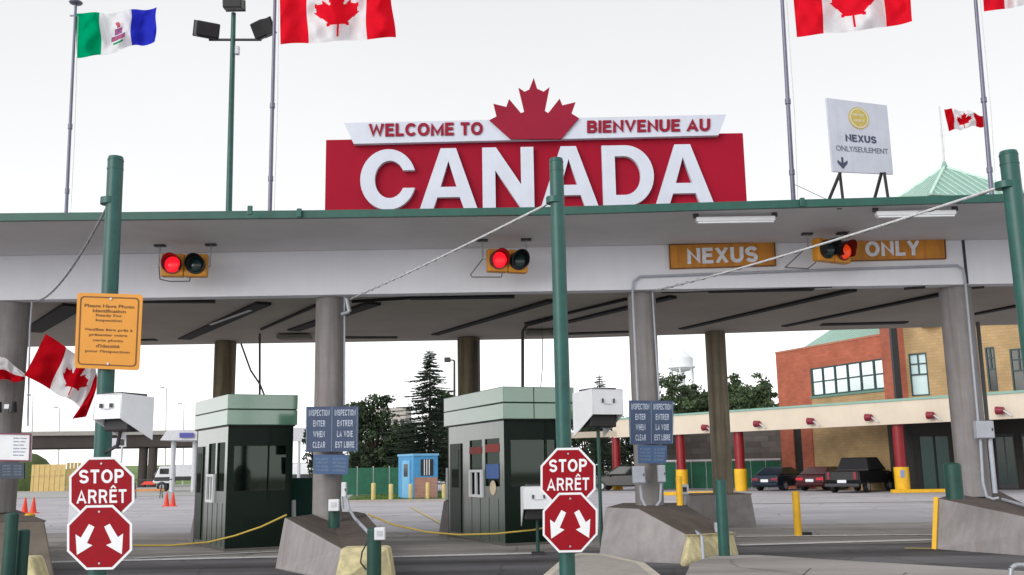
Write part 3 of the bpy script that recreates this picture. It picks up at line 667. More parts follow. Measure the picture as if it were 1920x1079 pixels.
def signal(cx, cy, Y, w, yaw, lit, label, hang, loop):
    c = P(cx, cy, Y); k = Y / F; W = w * k; H = .46 * W / .93 if w > 80 else .5; H = 44 * k
    t = thing('traffic_signal', c + Vector((0, 0, -H / 2)), label, 'traffic signal', 'two lens signals hanging under the canopy', yaw)
    mtx = Matrix.Translation(c) @ Matrix.Rotation(yaw, 4, 'Z'); f = lambda x, y, z: mtx @ Vector((x, y, z))
    W = w * k / max(.7, math.cos(yaw))
    b = MB()
    for s in (-1, 1): b.box(f(s * W * .25, .1, 0), (W * .49, .2, H), yaw)
    b.build('housing', SIGY, t, bevel=.025)
    MB().box(f(0, .12, 0), (.05, .18, H * .6), yaw).build('joint', DARK, t)
    for i, s in enumerate((-1, 1)):
        x = s * W * .25; r = H * .38
        on = lit == i
        MB().cyl(f(x, .0, 0), f(x, -.03, 0), r + .015, n=24).build('bezel', BLACK if not on else LAMPRED, t)  # bezel of the lit lens painted red with its glow
        MB().ell(f(x, -.02, 0), (r * .93, .06, r * .93), 18).build('lens', (REDDIM if cx > 1400 else REDLIT) if on else DARKLENS, t)
        # cap visor, open below: 270 degree shell
        vs = []; fs = []; n = 22
        for jj in range(n + 1):
            a = R(-38 + 256 * jj / n); ca, sa = math.cos(a), math.sin(a); dep = .30 * (.55 + .45 * max(0, sa))
            for rr, dd in ((r, 0.0), (r * 1.02, dep), (r * 1.06, dep), (r * 1.05, 0.0)): vs.append(f(x + rr * ca, -.02 - dd, rr * sa))
        for jj in range(n):
            for q in range(4): fs.append((jj * 4 + q, (jj + 1) * 4 + q, (jj + 1) * 4 + (q + 1) % 4, jj * 4 + (q + 1) % 4))
        MB().add(vs, fs, 0, False).build('visor', BLACK if not on else M('lens_glow_visor', (.10, .004, .004), .5), t)  # glow of the lit lens painted into its visor's colour
    for x, y0, y1 in hang:
        a = P(x, y1, Y + .1); top = Vector((a.x, a.y, ZT - .02))
        MB().cyl(a, top, .018, n=8).build('hanger', STEEL, t)
        MB().box(top, (.22, .12, .04)).build('mounting_plate', DARK, t)
        MB().beam(a, Vector((c.x + (W * .45 if x > cx else -W * .45), a.y, a.z)), .03, .03).build('clamp', STEEL, t)
    if loop: MB().tube([P(*q, Y) for q in loop], .012, 6).build('conduit_loop', WIRE, t)
signal(345, 497, 20.1, 86, .14, 0, 'yellow signal with its red lens lit, left of the red roof sign', [(298, 450, 500), (394, 462, 500)], [(298, 500), (300, 524), (318, 528), (355, 528), (357, 520)])
signal(953, 489, 20.1, 76, .3, 0, 'yellow signal with its red lens lit, beside the middle green post', [(905, 440, 486), (987, 452, 476)], [(905, 486), (882, 516), (886, 520), (940, 520), (942, 512)])
signal(1565, 470, 20.0, 74, .5, 1, 'yellow signal overlapping the left end of the ONLY board', [(1515, 422, 465), (1580, 432, 452)], [(1512, 465), (1472, 502), (1515, 504), (1530, 492)])
def pipe(pts, Y, r, label, m=PIPE, name='conduit', cat='conduit', n=8, ys=None, group=None):
    Ys = ys or [Y] * len(pts)
    return tag(MB().tube([P(x, y, yy) for (x, y), yy in zip(pts, Ys)], r, n).build(name, m), label, cat, group)
pipe([(1196, 760), (1186, 548), (1188, 528), (1200, 519), (1500, 508), (1795, 498), (1806, 505), (1809, 520), (1834, 790)], 0, .026, 'long grey conduit running along the foot of the beam between two columns', ys=[21.1, 20.95, 20.93, 20.93, 20.93, 20.93, 20.93, 20.95, 21.1])
pipe([(1223, 545), (1236, 750)], 21.2, .02, 'thin vertical conduit on the right side of the right inspection column')
pipe([(646, 548), (646, 760)], 21.2, .02, 'thin vertical conduit on the left inspection column')
pipe([(60, 565), (56, 620), (52, 800)], 21.1, .02, 'thin conduit on the edge of the far left column')
pipe([(487, 622), (487, 742)], 27.0, .03, 'dark conduit dropping from the soffit to the left booth roof', DARK)
pipe([(452, 645), (470, 695), (488, 722), (497, 745)], 27.0, .025, 'slack cable curving down behind the left booth', WIRE, 'cable', 'cable')
pipe([(1040, 597), (988, 610), (980, 622), (980, 730)], 25.0, .04, 'dark conduit dropping from the soffit to the middle booth roof', DARK)
pipe([(1017, 612), (1017, 690), (1013, 735)], 25.0, .01, 'thin wire hanging left of the middle green post', WIRE, 'wire', 'wire')
pipe([(893, 640), (894, 740)], 28.2, .05, 'dark pipe down the right side of the middle rear column', DARK)
pipe([(1455, 403), (1500, 422), (1560, 430), (1590, 436), (1645, 395)], 20.0, .01, 'drooping wire linking the two strip lights over the signal', WIRE, 'wire', 'wire')
pipe([(650, 560), (655, 585), (640, 590)], 21.0, .05, 'cluster of insulators and brackets at the head of the left inspection column', STEEL, 'bracket', 'bracket')

# ------------------------------------------------------------------ green posts and their signs
def gpost(top, bot, Y, r, label):
    a = P(*bot, Y); b = P(*top, Y); d = (b - a) / (b.z - a.z); a = a + d * (0 - a.z)
    t = thing('green_post', a, label, 'post', 'tall green cable posts')
    MB().cyl(a, b, r, r * .93, 28).build('shaft', GREENP, t)
    MB().cyl(b, b + Vector((0, 0, .05)), r * .97, r * .85, 28).build('cap', GREENP, t, )
    for z in (.0,): MB().cyl(b - Vector((0, 0, .12 + z * 3)), b - Vector((0, 0, .10 + z * 3)), r * .97, n=28).build('weld_ring', GREENP, t)
    MB().cyl(a, a + Vector((0, 0, .06)), r * 1.8, n=24).build('base_plate', GREEND, t)
    return t
PL, PM, PR = 11.9, 12.5, 11.6
gpost((217, 302), (182, 1079), PL, .102, 'left green post carrying the yellow notice and a stop sign')
gpost((1043, 305), (1064, 1079), PM, .098, 'middle green post in front of the red roof sign')
gpost((1891, 292), (1962, 900), PR, .115, 'green post at the right edge of the view')
# cables
def sag(a, b, s, n=14): return [L(a, b, i / n) - Vector((0, 0, s * 4 * (i / n) * (1 - i / n))) for i in range(n + 1)]
def cable(a, b, s, r, label, m):
    pts = sag(a, b, s); t = thing('cable', pts[0], label, 'cable', 'cables tied from green posts to the columns')
    MB().tube(pts, r, 8).build('strand', m, t)
    mb = MB(); q = []
    for i in range(140):
        u = i / 139; c = sag(a, b, s, 139)[i] if i == 0 else None
    full = sag(a, b, s, 150); h = [p + Vector((.0, math.cos(i * .9) * r * 1.1, math.sin(i * .9) * r * 1.1)) for i, p in enumerate(full)]
    mb.tube(h, r * .5, 5); mb.build('wrap', WIRE, t)
    MB().cyl(a - Vector((0, 0, .04)), a + Vector((0, 0, .04)), .112, n=20).build('clamp', GREENP, t)
cable(P(206, 378, PL), P(62, 566, 21.1), .32, .016, 'grey twisted cable sagging from the left green post', M('mid_cable', (.22, .22, .24), .6, .2, 20))
cable(P(1040, 376, PM), P(655, 562, 21.1), .03, .017, 'pale cable from the middle green post down to the left inspection column', WIREL)
cable(P(1884, 348, PR), P(1230, 545, 21.1), .06, .019, 'long pale cable from the right green post across the lane signal', WIREL)
def octa(cx, cy, r, fn_, k=1.0): return [(cx + r * math.cos(R(22.5 + 45 * i)) * k, cy + r * math.sin(R(22.5 + 45 * i))) for i in range(8)]
def stop(cu, cl, w, h, Y, which):
    f0 = planeY(Y)
    for (cx, cy), kind in ((cu, 'stop'), (cl, 'arrow')):
        Yk = Y - (.03 if kind == 'arrow' else 0); base = planeY(Yk); kx = w / h; rr = h / 2 / math.cos(R(22.5))
        la = ('red octagonal sign reading STOP ARRÊT on the %s green post' if kind == 'stop' else 'red octagonal sign with two white down arrows on the %s green post') % which
        t = thing('stop_sign' if kind == 'stop' else 'arrow_sign', base(cx, cy + h / 2, 0), la, 'road sign', 'octagonal signs on the green posts')
        g = lambda u, v, n: base(cx + u * kx, cy - v - .0165 * u, n)     # local px, v up
        MB().prism([octa(0, 0, rr, None)], g, 0, .006).build('plate', WHITE, t)
        MB().prism([octa(0, 0, rr * .925, None)], g, .0065, .009).build('face', STOPRED, t)
        if kind == 'stop':
            put_caps(None, 'STOP', g, -h * .345, h * .345, h * .095, h * .31, .011, .19, .13, 0, t, WHITE)
            put_caps(None, 'ARRÊT', g, -h * .385, h * .385, -h * .215, h * .0, .011, .17, .12, 0, t, WHITE)
        else:
            for s in (-1, 1):
                pts = [(.10, .19), (.19, .15), (.275, -.05), (.345, -.005), (.345, -.01), (.335, -.255), (.10, -.14), (.19, -.105), (.065, .145)]
                pts = [(.075, .165), (.16, .21), (.285, .0), (.365, .055), (.345, -.265), (.105, -.12), (.19, -.085)]
                pts = [(s * x * h, y * h) for x, y in pts]
                if s < 0: pts = pts[::-1]
                MB().prism([pts], g, .0095, .012).build('arrow', WHITE, t)
        for v in (.4, -.4): c = g(0, v * h, .012); MB().cyl(c, c + Vector((0, -.008, 0)), .012, n=10).build('bolt', STEEL, t)
        MB().box(g(0, 0, -.02), (.12, .03, .4)).build('bracket', STEEL, t)
stop((191, 918), (187, 1008), 122, 121, PL - .14, 'left')
stop((1065, 896), (1069, 980), 103, 112, PM - .14, 'middle')
# white backing card behind left arrow sign
fn = board(*[P(x, y, PL - .115) for x, y in ((130, 940), (175, 940), (172, 985), (127, 985))])
tag(MB().prism(BOX, fn, -.005, 0).build('backing_card', DWHITE), 'white card peeping out between the two left octagonal signs', 'card')
fn = board(*[P(x, y, PL - .15) for x, y in ((145, 549), (268, 553), (261, 695), (139, 690))])
t = thing('notice', fn(.5, 0, 0), 'yellow rectangular bilingual notice on the left green post', 'sign')
MB().prism([rrect(0, 1, 0, 1, .05, .045)], fn, -.006, 0).build('plate', SIGNY, t)
mb = MB(); mb.prism([rrect(.05, .95, .045, .955, .06, .05), rrect(.068, .932, .06, .94, .05, .04)], fn, .001, .004); mb.build('border', BROWN, t)
mb = MB()
for s, v, w in (('Please Have Photo', .83, .76), ('Identification', .765, .5), ('Ready For', .70, .40), ('Inspection', .635, .40), ('Veuillez être prêt à', .51, .74), ('présenter votre', .44, .58), ('carte photo', .37, .46), ("d'identité", .30, .36), ("pour l'inspection", .225, .68)):
    put_text(mb, s, fn, .5 - w / 2, .5 + w / 2, v - .02, v + .024, .004, .012)
mb.build('lettering', BROWN, t)
for v in (.93, .07): c = fn(.52, v, .003); MB().cyl(c, c + Vector((0, -.01, 0)), .014, n=10).build('bolt', STEEL, t)
# pavement height signs with text on the columns
def inspect(c, c2, Y, label, label2):
    fn = board(*[P(x, y, Y) for x, y in c]); t = thing('inspection_sign', fn(.5, 0, 0), label, 'sign', 'navy inspection signs on the columns')
    MB().prism(BOX, fn, -.05, 0).build('panel', NAVY, t)
    mb = MB()
    for u in (.012, .494, .976): mb.prism([[(u, 0.02), (u + .012, .02), (u + .012, .98), (u, .98)]], fn, .001, .012)
    mb.build('frame', NAVYG, t)
    mb = MB()
    for i, (s, w) in enumerate((('INSPECTION', .40), ('ENTER', .23), ('WHEN', .22), ('CLEAR', .24))):
        put_caps(mb, s, fn, .255 - w / 2, .255 + w / 2, .79 - .235 * i, .93 - .235 * i, .008, .17, .2)
    for i, (s, w) in enumerate((('INSPECTION', .40), ('ENTRER', .30), ('LA VOIE', .30), ('EST LIBRE', .36))):
        put_caps(mb, s, fn, .75 - w / 2, .75 + w / 2, .79 - .235 * i, .93 - .235 * i, .008, .17, .2)
    mb.build('lettering', NAVYP, t)
    fn = board(*[P(x, y, Y) for x, y in c2]); t = thing('small_inspection_sign', fn(.5, 0, 0), label2, 'sign', 'small blue signs under the inspection signs')
    MB().prism(BOX, fn, -.04, 0).build('panel', M('blue_board', (.05, .11, .24), .5, .1), t)
    mb = MB()
    for cx, ls in ((.26, ('IF LIGHT', 'IS RED WAIT', 'FOR SIGNAL', 'TO ENTER')), (.74, ('SI LE FEU', 'EST ROUGE', 'ATTENDEZ', 'LE SIGNAL'))):
        for i, s in enumerate(ls): put_text(mb, s, fn, cx - .18, cx + .18, .72 - .19 * i, .83 - .19 * i, .006, .01)
    mb.build('lettering', NAVYG, t)
inspect([(574, 763), (672, 762), (671, 847), (573, 848)], [(587, 853), (654, 853), (652, 890), (588, 889)], 20.9, 'navy two column inspection sign on the left inspection column', 'small blue sign under the left inspection sign')
inspect([(1179, 751), (1263, 752), (1262, 833), (1181, 834)], [(1196, 835), (1251, 836), (1249, 869), (1197, 869)], 20.9, 'navy two column inspection sign right of the middle green post', 'small blue sign under the right inspection sign')
# column straps holding the signs
# left edge boards
fn = board(*[P(x, y, 17.5) for x, y in ((-60, 811), (59, 813), (57, 866), (-60, 864))]); t = thing('notice_board', fn(.5, 0, 0), 'white notice board with a maroon border at the left edge', 'sign')
MB().prism(BOX, fn, -.04, 0).build('panel', WHITE, t); MB().prism([[(0, 0), (1, 0), (1, 1), (0, 1)], [(.02, .05), (.98, .05), (.98, .95), (.02, .95)]], fn, .001, .02).build('border', M('maroon', (.16, .02, .06), .5), t)
mb = MB()
for i in range(6): put_text(mb, 'declarer / declare', fn, .72 - .0, .93 - .02 * (i % 3), .80 - .12 * i, .85 - .12 * i, .004, .01)
mb.build('fine_print', NAVYG, t)
fn = board(*[P(x, y, 17.5) for x, y in ((-60, 866), (45, 868), (45, 898), (-60, 898))]); t = thing('navy_board', fn(.5, 0, 0), 'dark navy board below the maroon edged notice', 'sign')
MB().prism(BOX, fn, -.04, 0).build('panel', M('deep_navy', (.012, .03, .06), .4), t)
mb = MB()
for i in range(4):
    put_text(mb, 'LANE OPEN', fn, .62, .76, .75 - .18 * i, .84 - .18 * i, .004, .0); put_text(mb, 'VOIE LIBRE', fn, .82, .96, .75 - .18 * i, .84 - .18 * i, .004, .0)
mb.build('fine_print', NAVYG, t)

# flags tied at left column
def band(u, v): return 1 if v < .55 else 0
flag([(0, (86, 626), (46, 704)), (.25, (126, 653), (94, 731)), (.5, (160, 672), (124, 748)), (.72, (180, 690), (150, 762)), (.86, (182, 728), (150, 764)), (1, (162, 784), (134, 789))], 20.0, 'twisted maple leaf flag hanging beside the left column behind the yellow notice', canada, [FDRED, FWHITE], seed=11, amp=.10, px=2.5)
flag([(0, (-60, 660), (-60, 710)), (.5, (0, 671), (2, 713)), (.8, (26, 684), (28, 715)), (1, (47, 703), (46, 716))], 20.6, 'bunched white and red flag tied across the far left column', band, [FDRED, FWHITE], seed=12, amp=.05, px=2.0)
p = P(15, 763, 20.9)
t = thing('speaker_bracket', p, 'pair of small dark lamps on a white bracket on the far left column', 'lamp')
MB().box(p, (.12, .12, .1)).build('bracket', WHITE, t, bevel=.01)
for s in (-.19, .13): MB().cyl(p + Vector((s, -.05, .1)), p + Vector((s, -.05, -.12)), .07, .09, 14).build('lamp', BLACK, t)

# ------------------------------------------------------------------ booths
def booth(nearT, leftT, rightT, zT, zBand, label, seam, lookright):
    n, l, r = G(*nearT, zT), G(*leftT, zT), G(*rightT, zT)
    n.z = l.z = r.z = 0
    a = (l - n); b = (r - n)
    # square up: right edge perpendicular-ish kept, back corner = l + r - n
    bk = l + r - n
    t = thing('toll_booth', (n + bk) / 2, label, 'booth', 'inspection booths under the canopy')
    cen = (n + bk) / 2
    def ins(p, k): return cen + (p - cen) * k
    ring = [n, r, bk, l]
    def slabring(z0, z1, k0, k1, m, name, bevel=.01, parent=None):
        return MB().hull([ins(p, k0) + Vector((0, 0, z0)) for p in ring], [ins(p, k1) + Vector((0, 0, z1)) for p in ring]).build(name, m, parent or t, bevel=bevel)
    h = (zT - zBand)
    roof = slabring(zBand + h * .52, zT, 1, 1, BTRIM, 'roof_band'); slabring(zBand, zBand + h * .49, 1, 1, BTRIM, 'roof_band'); slabring(zBand + h * .485, zBand + h * .525, .985, .985, DARK, 'shadow_gap')
    slabring(zBand - .03, zBand - .002, .97, .97, DARK, 'drip_edge')
    k = .93; N, Rr, B, Lf = [ins(p, k) for p in ring]
    def wallfn(p, q, inner=False):
        d = (q - p); nn = Vector((d.y, -d.x, 0)).normalized()
        if nn.dot((p + q) / 2 - cen) < 0: nn = -nn
        return lambda u, v, o: p + d * u + Vector((0, 0, v)) + nn * o
    H = zBand - .03
    side = wallfn(Lf, N); front = wallfn(N, Rr); rgt = wallfn(Rr, B); bck = wallfn(B, Lf)
    def wall(fn, openings, m, name, th=-.06):
        loops = [[(0, .06), (1, .06), (1, H), (0, H)]] + [[(u0, v0), (u0, v1), (u1, v1), (u1, v0)] for u0, u1, v0, v1 in openings]
        return MB().prism(loops, fn, th, 0).build(name, m, t)
    # side wall with windows and a sliding hatch
    sw = wall(side, [(.42, .64, 1.05, 2.3), (.69, .93, 1.25, 2.3)], BWALL, 'side_wall')
    MB().prism([[(.06, .15), (.27, .15), (.27, 2.25), (.06, 2.25)]], side, .004, .03).build('door', BDARK, t)
    MB().prism([[(.10, 1.2), (.23, 1.2), (.23, 2.1), (.10, 2.1)]], side, .031, .036).build('door_glass', BGLASS, t)
    for (u0, u1, v0, v1) in ((.42, .64, 1.05, 2.3), (.69, .93, 1.25, 2.3)):
        MB().prism([[(u0, v0), (u1, v0), (u1, v1), (u0, v1)]], side, -.035, -.03).build('pane', BGLASS, t)
    for q in range(5):
        u = .29 + q * .15
        MB().prism([[(u, .1), (u + .012, .1), (u + .012, 1.0), (u, 1.0)]], side, .001, .008).build('panel_joint', BWALL, t)
    mb = MB(); u0, u1, v0, v1 = (.43, .66, 1.0, 1.62)
    mb.prism([[(u0, v0), (u1, v0), (u1, v1), (u0, v1)], [(u0 + .03, v0 + .06), (u0 + .03, v1 - .06), (u1 - .03, v1 - .06), (u1 - .03, v0 + .06)]], side, .001, .05)
    mb.prism([[((u0 + u1) / 2 - .012, v0 + .06), ((u0 + u1) / 2 + .012, v0 + .06), ((u0 + u1) / 2 + .012, v1 - .06), ((u0 + u1) / 2 - .012, v1 - .06)]], side, .001, .04)
    mb.build('hatch_frame', WHITE, t)
    wall(front, [(.10, .90, 1.25, H - .42)], BDARK, 'front_wall')
    MB().prism([[(.10, 1.25), (.90, 1.25), (.90, H - .42), (.10, H - .42)]], front, -.045, -.035).build('pane', BGLASS, t)
    wall(rgt, [(.1, .85, 1.1, H - .42)], BDARK, 'right_wall'); wall(bck, [(.12, .88, 1.1, H - .42)], BDARK, 'back_wall')
    MB().prism([[(.12, 1.1), (.88, 1.1), (.88, H - .42), (.12, H - .42)]], bck, -.045, -.035).build('pane', BGLASS, t)
    MB().prism([[(.1, 1.1), (.85, 1.1), (.85, H - .42), (.1, H - .42)]], rgt, -.045, -.035).build('pane', BGLASS, t)
    MB().prism([[(.62, 1.0), (.635, 1.0), (.635, H), (.62, H)]], front, .001, .02).build('mullion', BDARK, t)
    # inside: desk, screen, chair
    MB().box(cen + Vector((0, 0, .98)), (1.2, .9, .05), .5).build('desk', BINT, t)
    MB().box(cen + Vector((.1, -.1, 1.35)), (.5, .06, .38), .3).build('monitor', BLACK, t, bevel=.01)
    MB().box(cen + Vector((-.3, .3, 1.3)), (.45, .12, .6), .4).build('chair_back', M('chair_cloth', (.02, .03, .06), .8), t, bevel=.03)
    slabring(.0, .06, .95, .95, M('booth_plinth', (.12, .11, .10), .9), 'plinth')
    if seam:
        MB().prism([[(.42, zBand), (.428, zBand), (.428, zT - .01), (.42, zT - .01)]], wallfn(n, r), .001, .01).build('roof_seam', DARK, t)
        MB().prism([[(.70, 2.0), (.93, 2.0), (.93, 2.18), (.70, 2.18)]], side, .004, .01).build('sticker', M('red_sticker', (.26, .03, .022), .6), t)
        MB().prism([[(.42, 1.98), (.64, 1.98), (.64, 2.14), (.42, 2.14)]], side, .004, .01).build('sticker', M('red_sticker', (.26, .03, .022), .6), t)
        MB().prism([[(.71, 1.42), (.92, 1.42), (.92, 1.74), (.71, 1.74)]], side, .004, .01).build('sticker', M('blue_sticker', (.05, .12, .34), .6), t)
        MB().prism([arc(.82, 1.22, .05, .16, 0, 340, 14)], side, .004, .01).build('sticker', M('cream_sticker', (.6, .5, .35), .6), t)
    return t, cen, side, front
b1, cen1, s1, f1 = booth((428, 739), (366, 755), (559, 741), 3.32, 2.66, 'dark green glazed booth left of the left inspection column', False, 0)
b2, cen2, s2, f2 = booth((943, 725), (832, 748), (1076, 727), 3.40, 2.70, 'dark green glazed booth behind the middle green post', True, 0)

# ------------------------------------------------------------------ islands
def block(pts, label, m=ISL, name='concrete_island', cat='barrier', mitop=ISLTOP, bevel=.04, group='concrete islands'):
    """pts: (px,py of the base, px,py of the top, top z)"""
    bot = [];top = []
    for bx, by, tx, ty, z in pts:
        bot.append(G(bx, by, 0)); top.append(G(tx, ty, z))
    o = MB().hull(bot, top, 0, 1).build(name, [m, mitop], bevel=bevel); return tag(o, label, cat, group)
# left inspection island
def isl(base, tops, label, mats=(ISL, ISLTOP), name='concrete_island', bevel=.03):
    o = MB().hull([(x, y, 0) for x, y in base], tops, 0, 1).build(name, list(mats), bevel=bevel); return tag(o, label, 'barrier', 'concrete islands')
def nose(pa, pb, ta, tb, z, label, depth=.5, z2=None):
    sh = Vector((0, -.10, 0)); a, b = G(*pa) + sh, G(*pb) + sh
    at_, bt = G(*ta, z) + sh, G(*tb, z2 or z) + sh; dy = Vector((0, depth, 0))
    o = MB().hull([a, b, b + dy, a + dy], [at_, bt, bt + dy * .8, at_ + dy * .8]).build('island_nose', YCONC, bevel=.045); return tag(o, label, 'barrier', 'faded yellow island ends')
A = G(516, 1068); At = G(534, 970, .87); B = G(640, 1094); Bt = G(640, 1029, .46); C_ = G(735, 1083); Ct = G(728, 1027, .46)
D1, D2 = G(707, 987, .62), G(686, 963, .69)
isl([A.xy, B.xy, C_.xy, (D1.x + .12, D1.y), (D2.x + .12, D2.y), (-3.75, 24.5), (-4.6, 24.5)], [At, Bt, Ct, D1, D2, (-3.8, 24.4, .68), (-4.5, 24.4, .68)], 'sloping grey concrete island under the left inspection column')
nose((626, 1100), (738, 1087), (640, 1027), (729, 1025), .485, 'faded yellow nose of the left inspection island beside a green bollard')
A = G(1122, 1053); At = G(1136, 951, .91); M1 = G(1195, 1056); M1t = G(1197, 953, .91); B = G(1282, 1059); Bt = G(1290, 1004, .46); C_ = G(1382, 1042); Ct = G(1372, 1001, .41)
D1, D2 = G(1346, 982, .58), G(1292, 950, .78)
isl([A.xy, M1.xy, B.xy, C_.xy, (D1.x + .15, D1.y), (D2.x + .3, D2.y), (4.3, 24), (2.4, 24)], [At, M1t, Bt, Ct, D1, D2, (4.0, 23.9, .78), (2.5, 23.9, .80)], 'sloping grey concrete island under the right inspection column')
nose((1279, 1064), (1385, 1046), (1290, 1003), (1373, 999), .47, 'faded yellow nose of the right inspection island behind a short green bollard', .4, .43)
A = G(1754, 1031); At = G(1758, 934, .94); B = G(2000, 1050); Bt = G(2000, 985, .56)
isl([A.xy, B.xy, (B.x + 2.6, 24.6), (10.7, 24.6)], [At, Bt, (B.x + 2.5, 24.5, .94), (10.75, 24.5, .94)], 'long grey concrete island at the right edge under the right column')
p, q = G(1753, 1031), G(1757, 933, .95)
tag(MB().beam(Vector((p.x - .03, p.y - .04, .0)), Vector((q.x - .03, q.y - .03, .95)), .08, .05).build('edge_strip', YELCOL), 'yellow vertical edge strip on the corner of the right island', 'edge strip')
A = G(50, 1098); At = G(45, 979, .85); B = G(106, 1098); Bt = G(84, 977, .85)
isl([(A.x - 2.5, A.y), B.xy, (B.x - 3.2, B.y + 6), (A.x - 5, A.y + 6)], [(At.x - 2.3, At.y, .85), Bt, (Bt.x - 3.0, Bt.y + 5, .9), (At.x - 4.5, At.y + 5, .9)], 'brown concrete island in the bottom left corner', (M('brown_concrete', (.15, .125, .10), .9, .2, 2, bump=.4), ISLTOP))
nose((20, 1104), (78, 1104), (30, 1045), (66, 1044), .45, 'faded yellow nose of the bottom left island')
# rear block
A, B = G(1284, 990), G(1420, 990)
isl([A.xy, B.xy, (B.x, B.y + 2), (A.x, A.y + 2)], [G(1296, 928, .86), G(1408, 926, .86), Vector((*G(1408, 926, .86).xy, .86)) + Vector((-.05, 1.7, 0)), G(1296, 928, .86) + Vector((.05, 1.7, 0))], 'square grey concrete block carrying the tan rear column', name='concrete_block')
for (x0, x1, yb, yt, la) in ((352, 372, 1020, 935, 'dark concrete barrier end against the left booth'), (822, 848, 1004, 938, 'pale concrete barrier end against the middle booth')):
    A, B = G(x0, yb), G(x1, yb); h = .85
    isl([A.xy, B.xy, (B.x, B.y + 1.2), (A.x, A.y + 1.2)], [(A.x + .14, A.y, h), (B.x, B.y, h), (B.x, B.y + 1, h), (A.x + .14, A.y + 1, h)], la, name='concrete_barrier')

# ------------------------------------------------------------------ bollards, boxes, pipes
def bollard(px, yt, yb, r, m, label, Y=None, name='bollard', box=None, z0=0.0, group=None):
    a = G(px, yb, z0); Y = a.y; b = P(px, yt, Y)
    t = thing(name, a, label, 'bollard', group)
    MB().cyl((a.x, Y, a.z), (a.x, Y, b.z - r * .3), r, n=20).build('post', m, t)
    MB().ell((a.x, Y, b.z - r * .3), (r, r, r * .35), 16).build('cap', m, t)
    if box:
        x0, x1, y0, y1 = box; p = P((x0 + x1) / 2, (y0 + y1) / 2, Y - r - .06); k = Y / F
        MB().box(p, ((x1 - x0) * k, .12, (y1 - y0) * k)).build('device_box', WHITE, t, bevel=.012)
        MB().box(p + Vector((0, -.065, .01)), ((x1 - x0) * k * .5, .01, (y1 - y0) * k * .4)).build('cover', DWHITE, t)
    return t
GB = 'green bollards on the islands'
t = bollard(701, 990, 1100, .105, GREEND, 'green bollard with a white box in front of the left island nose', box=(703, 722, 990, 1012), z0=.0, group=GB)
tag(MB().tube([P(*q, 15.2) for q in ((690, 1015), (679, 1035), (676, 1055), (686, 1068), (702, 1060), (712, 1035))], .012, 6).build('cable_loop', BLACK), 'black cable looped beside the green bollard on the left island', 'cable')
bollard(626, 948, 990, .10, GREEND, 'green bollard with a white box at the foot of the left inspection column', z0=.66, box=(617, 636, 937, 958), group=GB)
bollard(1359, 899, 1057, .095, GREENP, 'tall green bollard in front of the right yellow nose', group=GB)
bollard(36, 993, 1112, .09, GREEND, 'green bollard before the bottom left island, right of its pair', z0=0, group=GB)
bollard(12, 962, 1116, .09, GREEND, 'green bollard at the extreme left edge', z0=0, group=GB)
bollard(1791, 868, 936, .15, GREEND, 'dark green bollard on the right island beside the column', z0=.98, group=GB)
YB = 'yellow bollards'
for px, yt, yb, r, la in ((1497, 921, 1006, .085, 'yellow bollard standing alone on the apron right of the concrete block'), (1275, 893, 948, .062, 'yellow bollard beside the white keypad near the right inspection column'),
                      (700, 906, 940, .12, 'pale yellow bollard furthest left before the blue hut'), (733, 908, 940, .12, 'pale yellow bollard just left of the blue hut'), (770, 908, 938, .11, 'pale yellow bollard in front of the blue hut door'),
                      (802, 905, 938, .11, 'pale yellow bollard in front of the blue hut window'), (832, 908, 938, .1, 'pale yellow bollard right of the blue hut'), (1253, 890, 917, .1, 'thin yellow bollard before the green fence, left one'), (1290, 889, 915, .1, 'thin yellow bollard before the green fence, middle one'), (1321, 890, 915, .1, 'thin yellow bollard before the green fence, right one')):
    bollard(px, yt, yb, r, z0=.88 if px == 1275 else 0, m=YELCOL if px > 1000 else M('pale_yellow', (.66, .52, .22), .6, .1), label=la, group=YB)
p = G(1512, 1004); tag(MB().box((p.x, p.y, .04), (.18, .3, .08)).build('anchor_block', BLACK, bevel=.01), 'small black rubber block at the foot of the lone yellow bollard', 'block')
p = G(839, 975, .5); tag(MB().cyl(P(840, 940, 27), P(841, 878, 27), .07, n=12).build('white_post', WHITE), 'slim white post left of the middle booth door', 'post')
# keypad pedestal
a = G(1286, 955, 0.9); a = P(1286, 945, 22.4); t = thing('keypad', a, 'white keypad on a short stalk on the right inspection island', 'keypad')
MB().cyl(P(1284, 952, 22.4), P(1284, 925, 22.4), .025, n=8).build('stalk', STEEL, t); MB().box(P(1284, 918, 22.35), (.16, .1, .22)).build('head', WHITE, t, bevel=.02); MB().box(P(1284, 918, 22.28), (.08, .02, .1)).build('keys', DARK, t)
# boxes and pipes of right inspection column
def ebox(x0, x1, y0, y1, Y, label, m=PIPE):
    p = P((x0 + x1) / 2, (y0 + y1) / 2, Y); k = Y / F; t = thing('electrical_box', p - Vector((0, 0, (y1 - y0) * k / 2)), label, 'electrical box', 'electrical boxes on the columns')
    MB().box(p, ((x1 - x0) * k, .16, (y1 - y0) * k)).build('case', m, t, bevel=.015)
    MB().box(p + Vector((0, -.085, 0)), ((x1 - x0) * k * .86, .012, (y1 - y0) * k * .88)).build('lid', m, t, bevel=.004)
    MB().box(p + Vector(((x1 - x0) * k * .36, -.1, 0)), (.02, .02, .05)).build('latch', DARK, t)
ebox(1186, 1209, 875, 906, 20.9, 'grey electrical box left side of the right inspection column'); ebox(1233, 1247, 873, 904, 20.9, 'narrow grey electrical box right side of the right inspection column')
ebox(1828, 1861, 790, 822, 20.9, 'large grey electrical box on the right column', M('grey_box', (.42, .44, .50), .6)); ebox(641, 650, 905, 932, 20.9, 'small white electrical box on the left inspection column', WHITE)
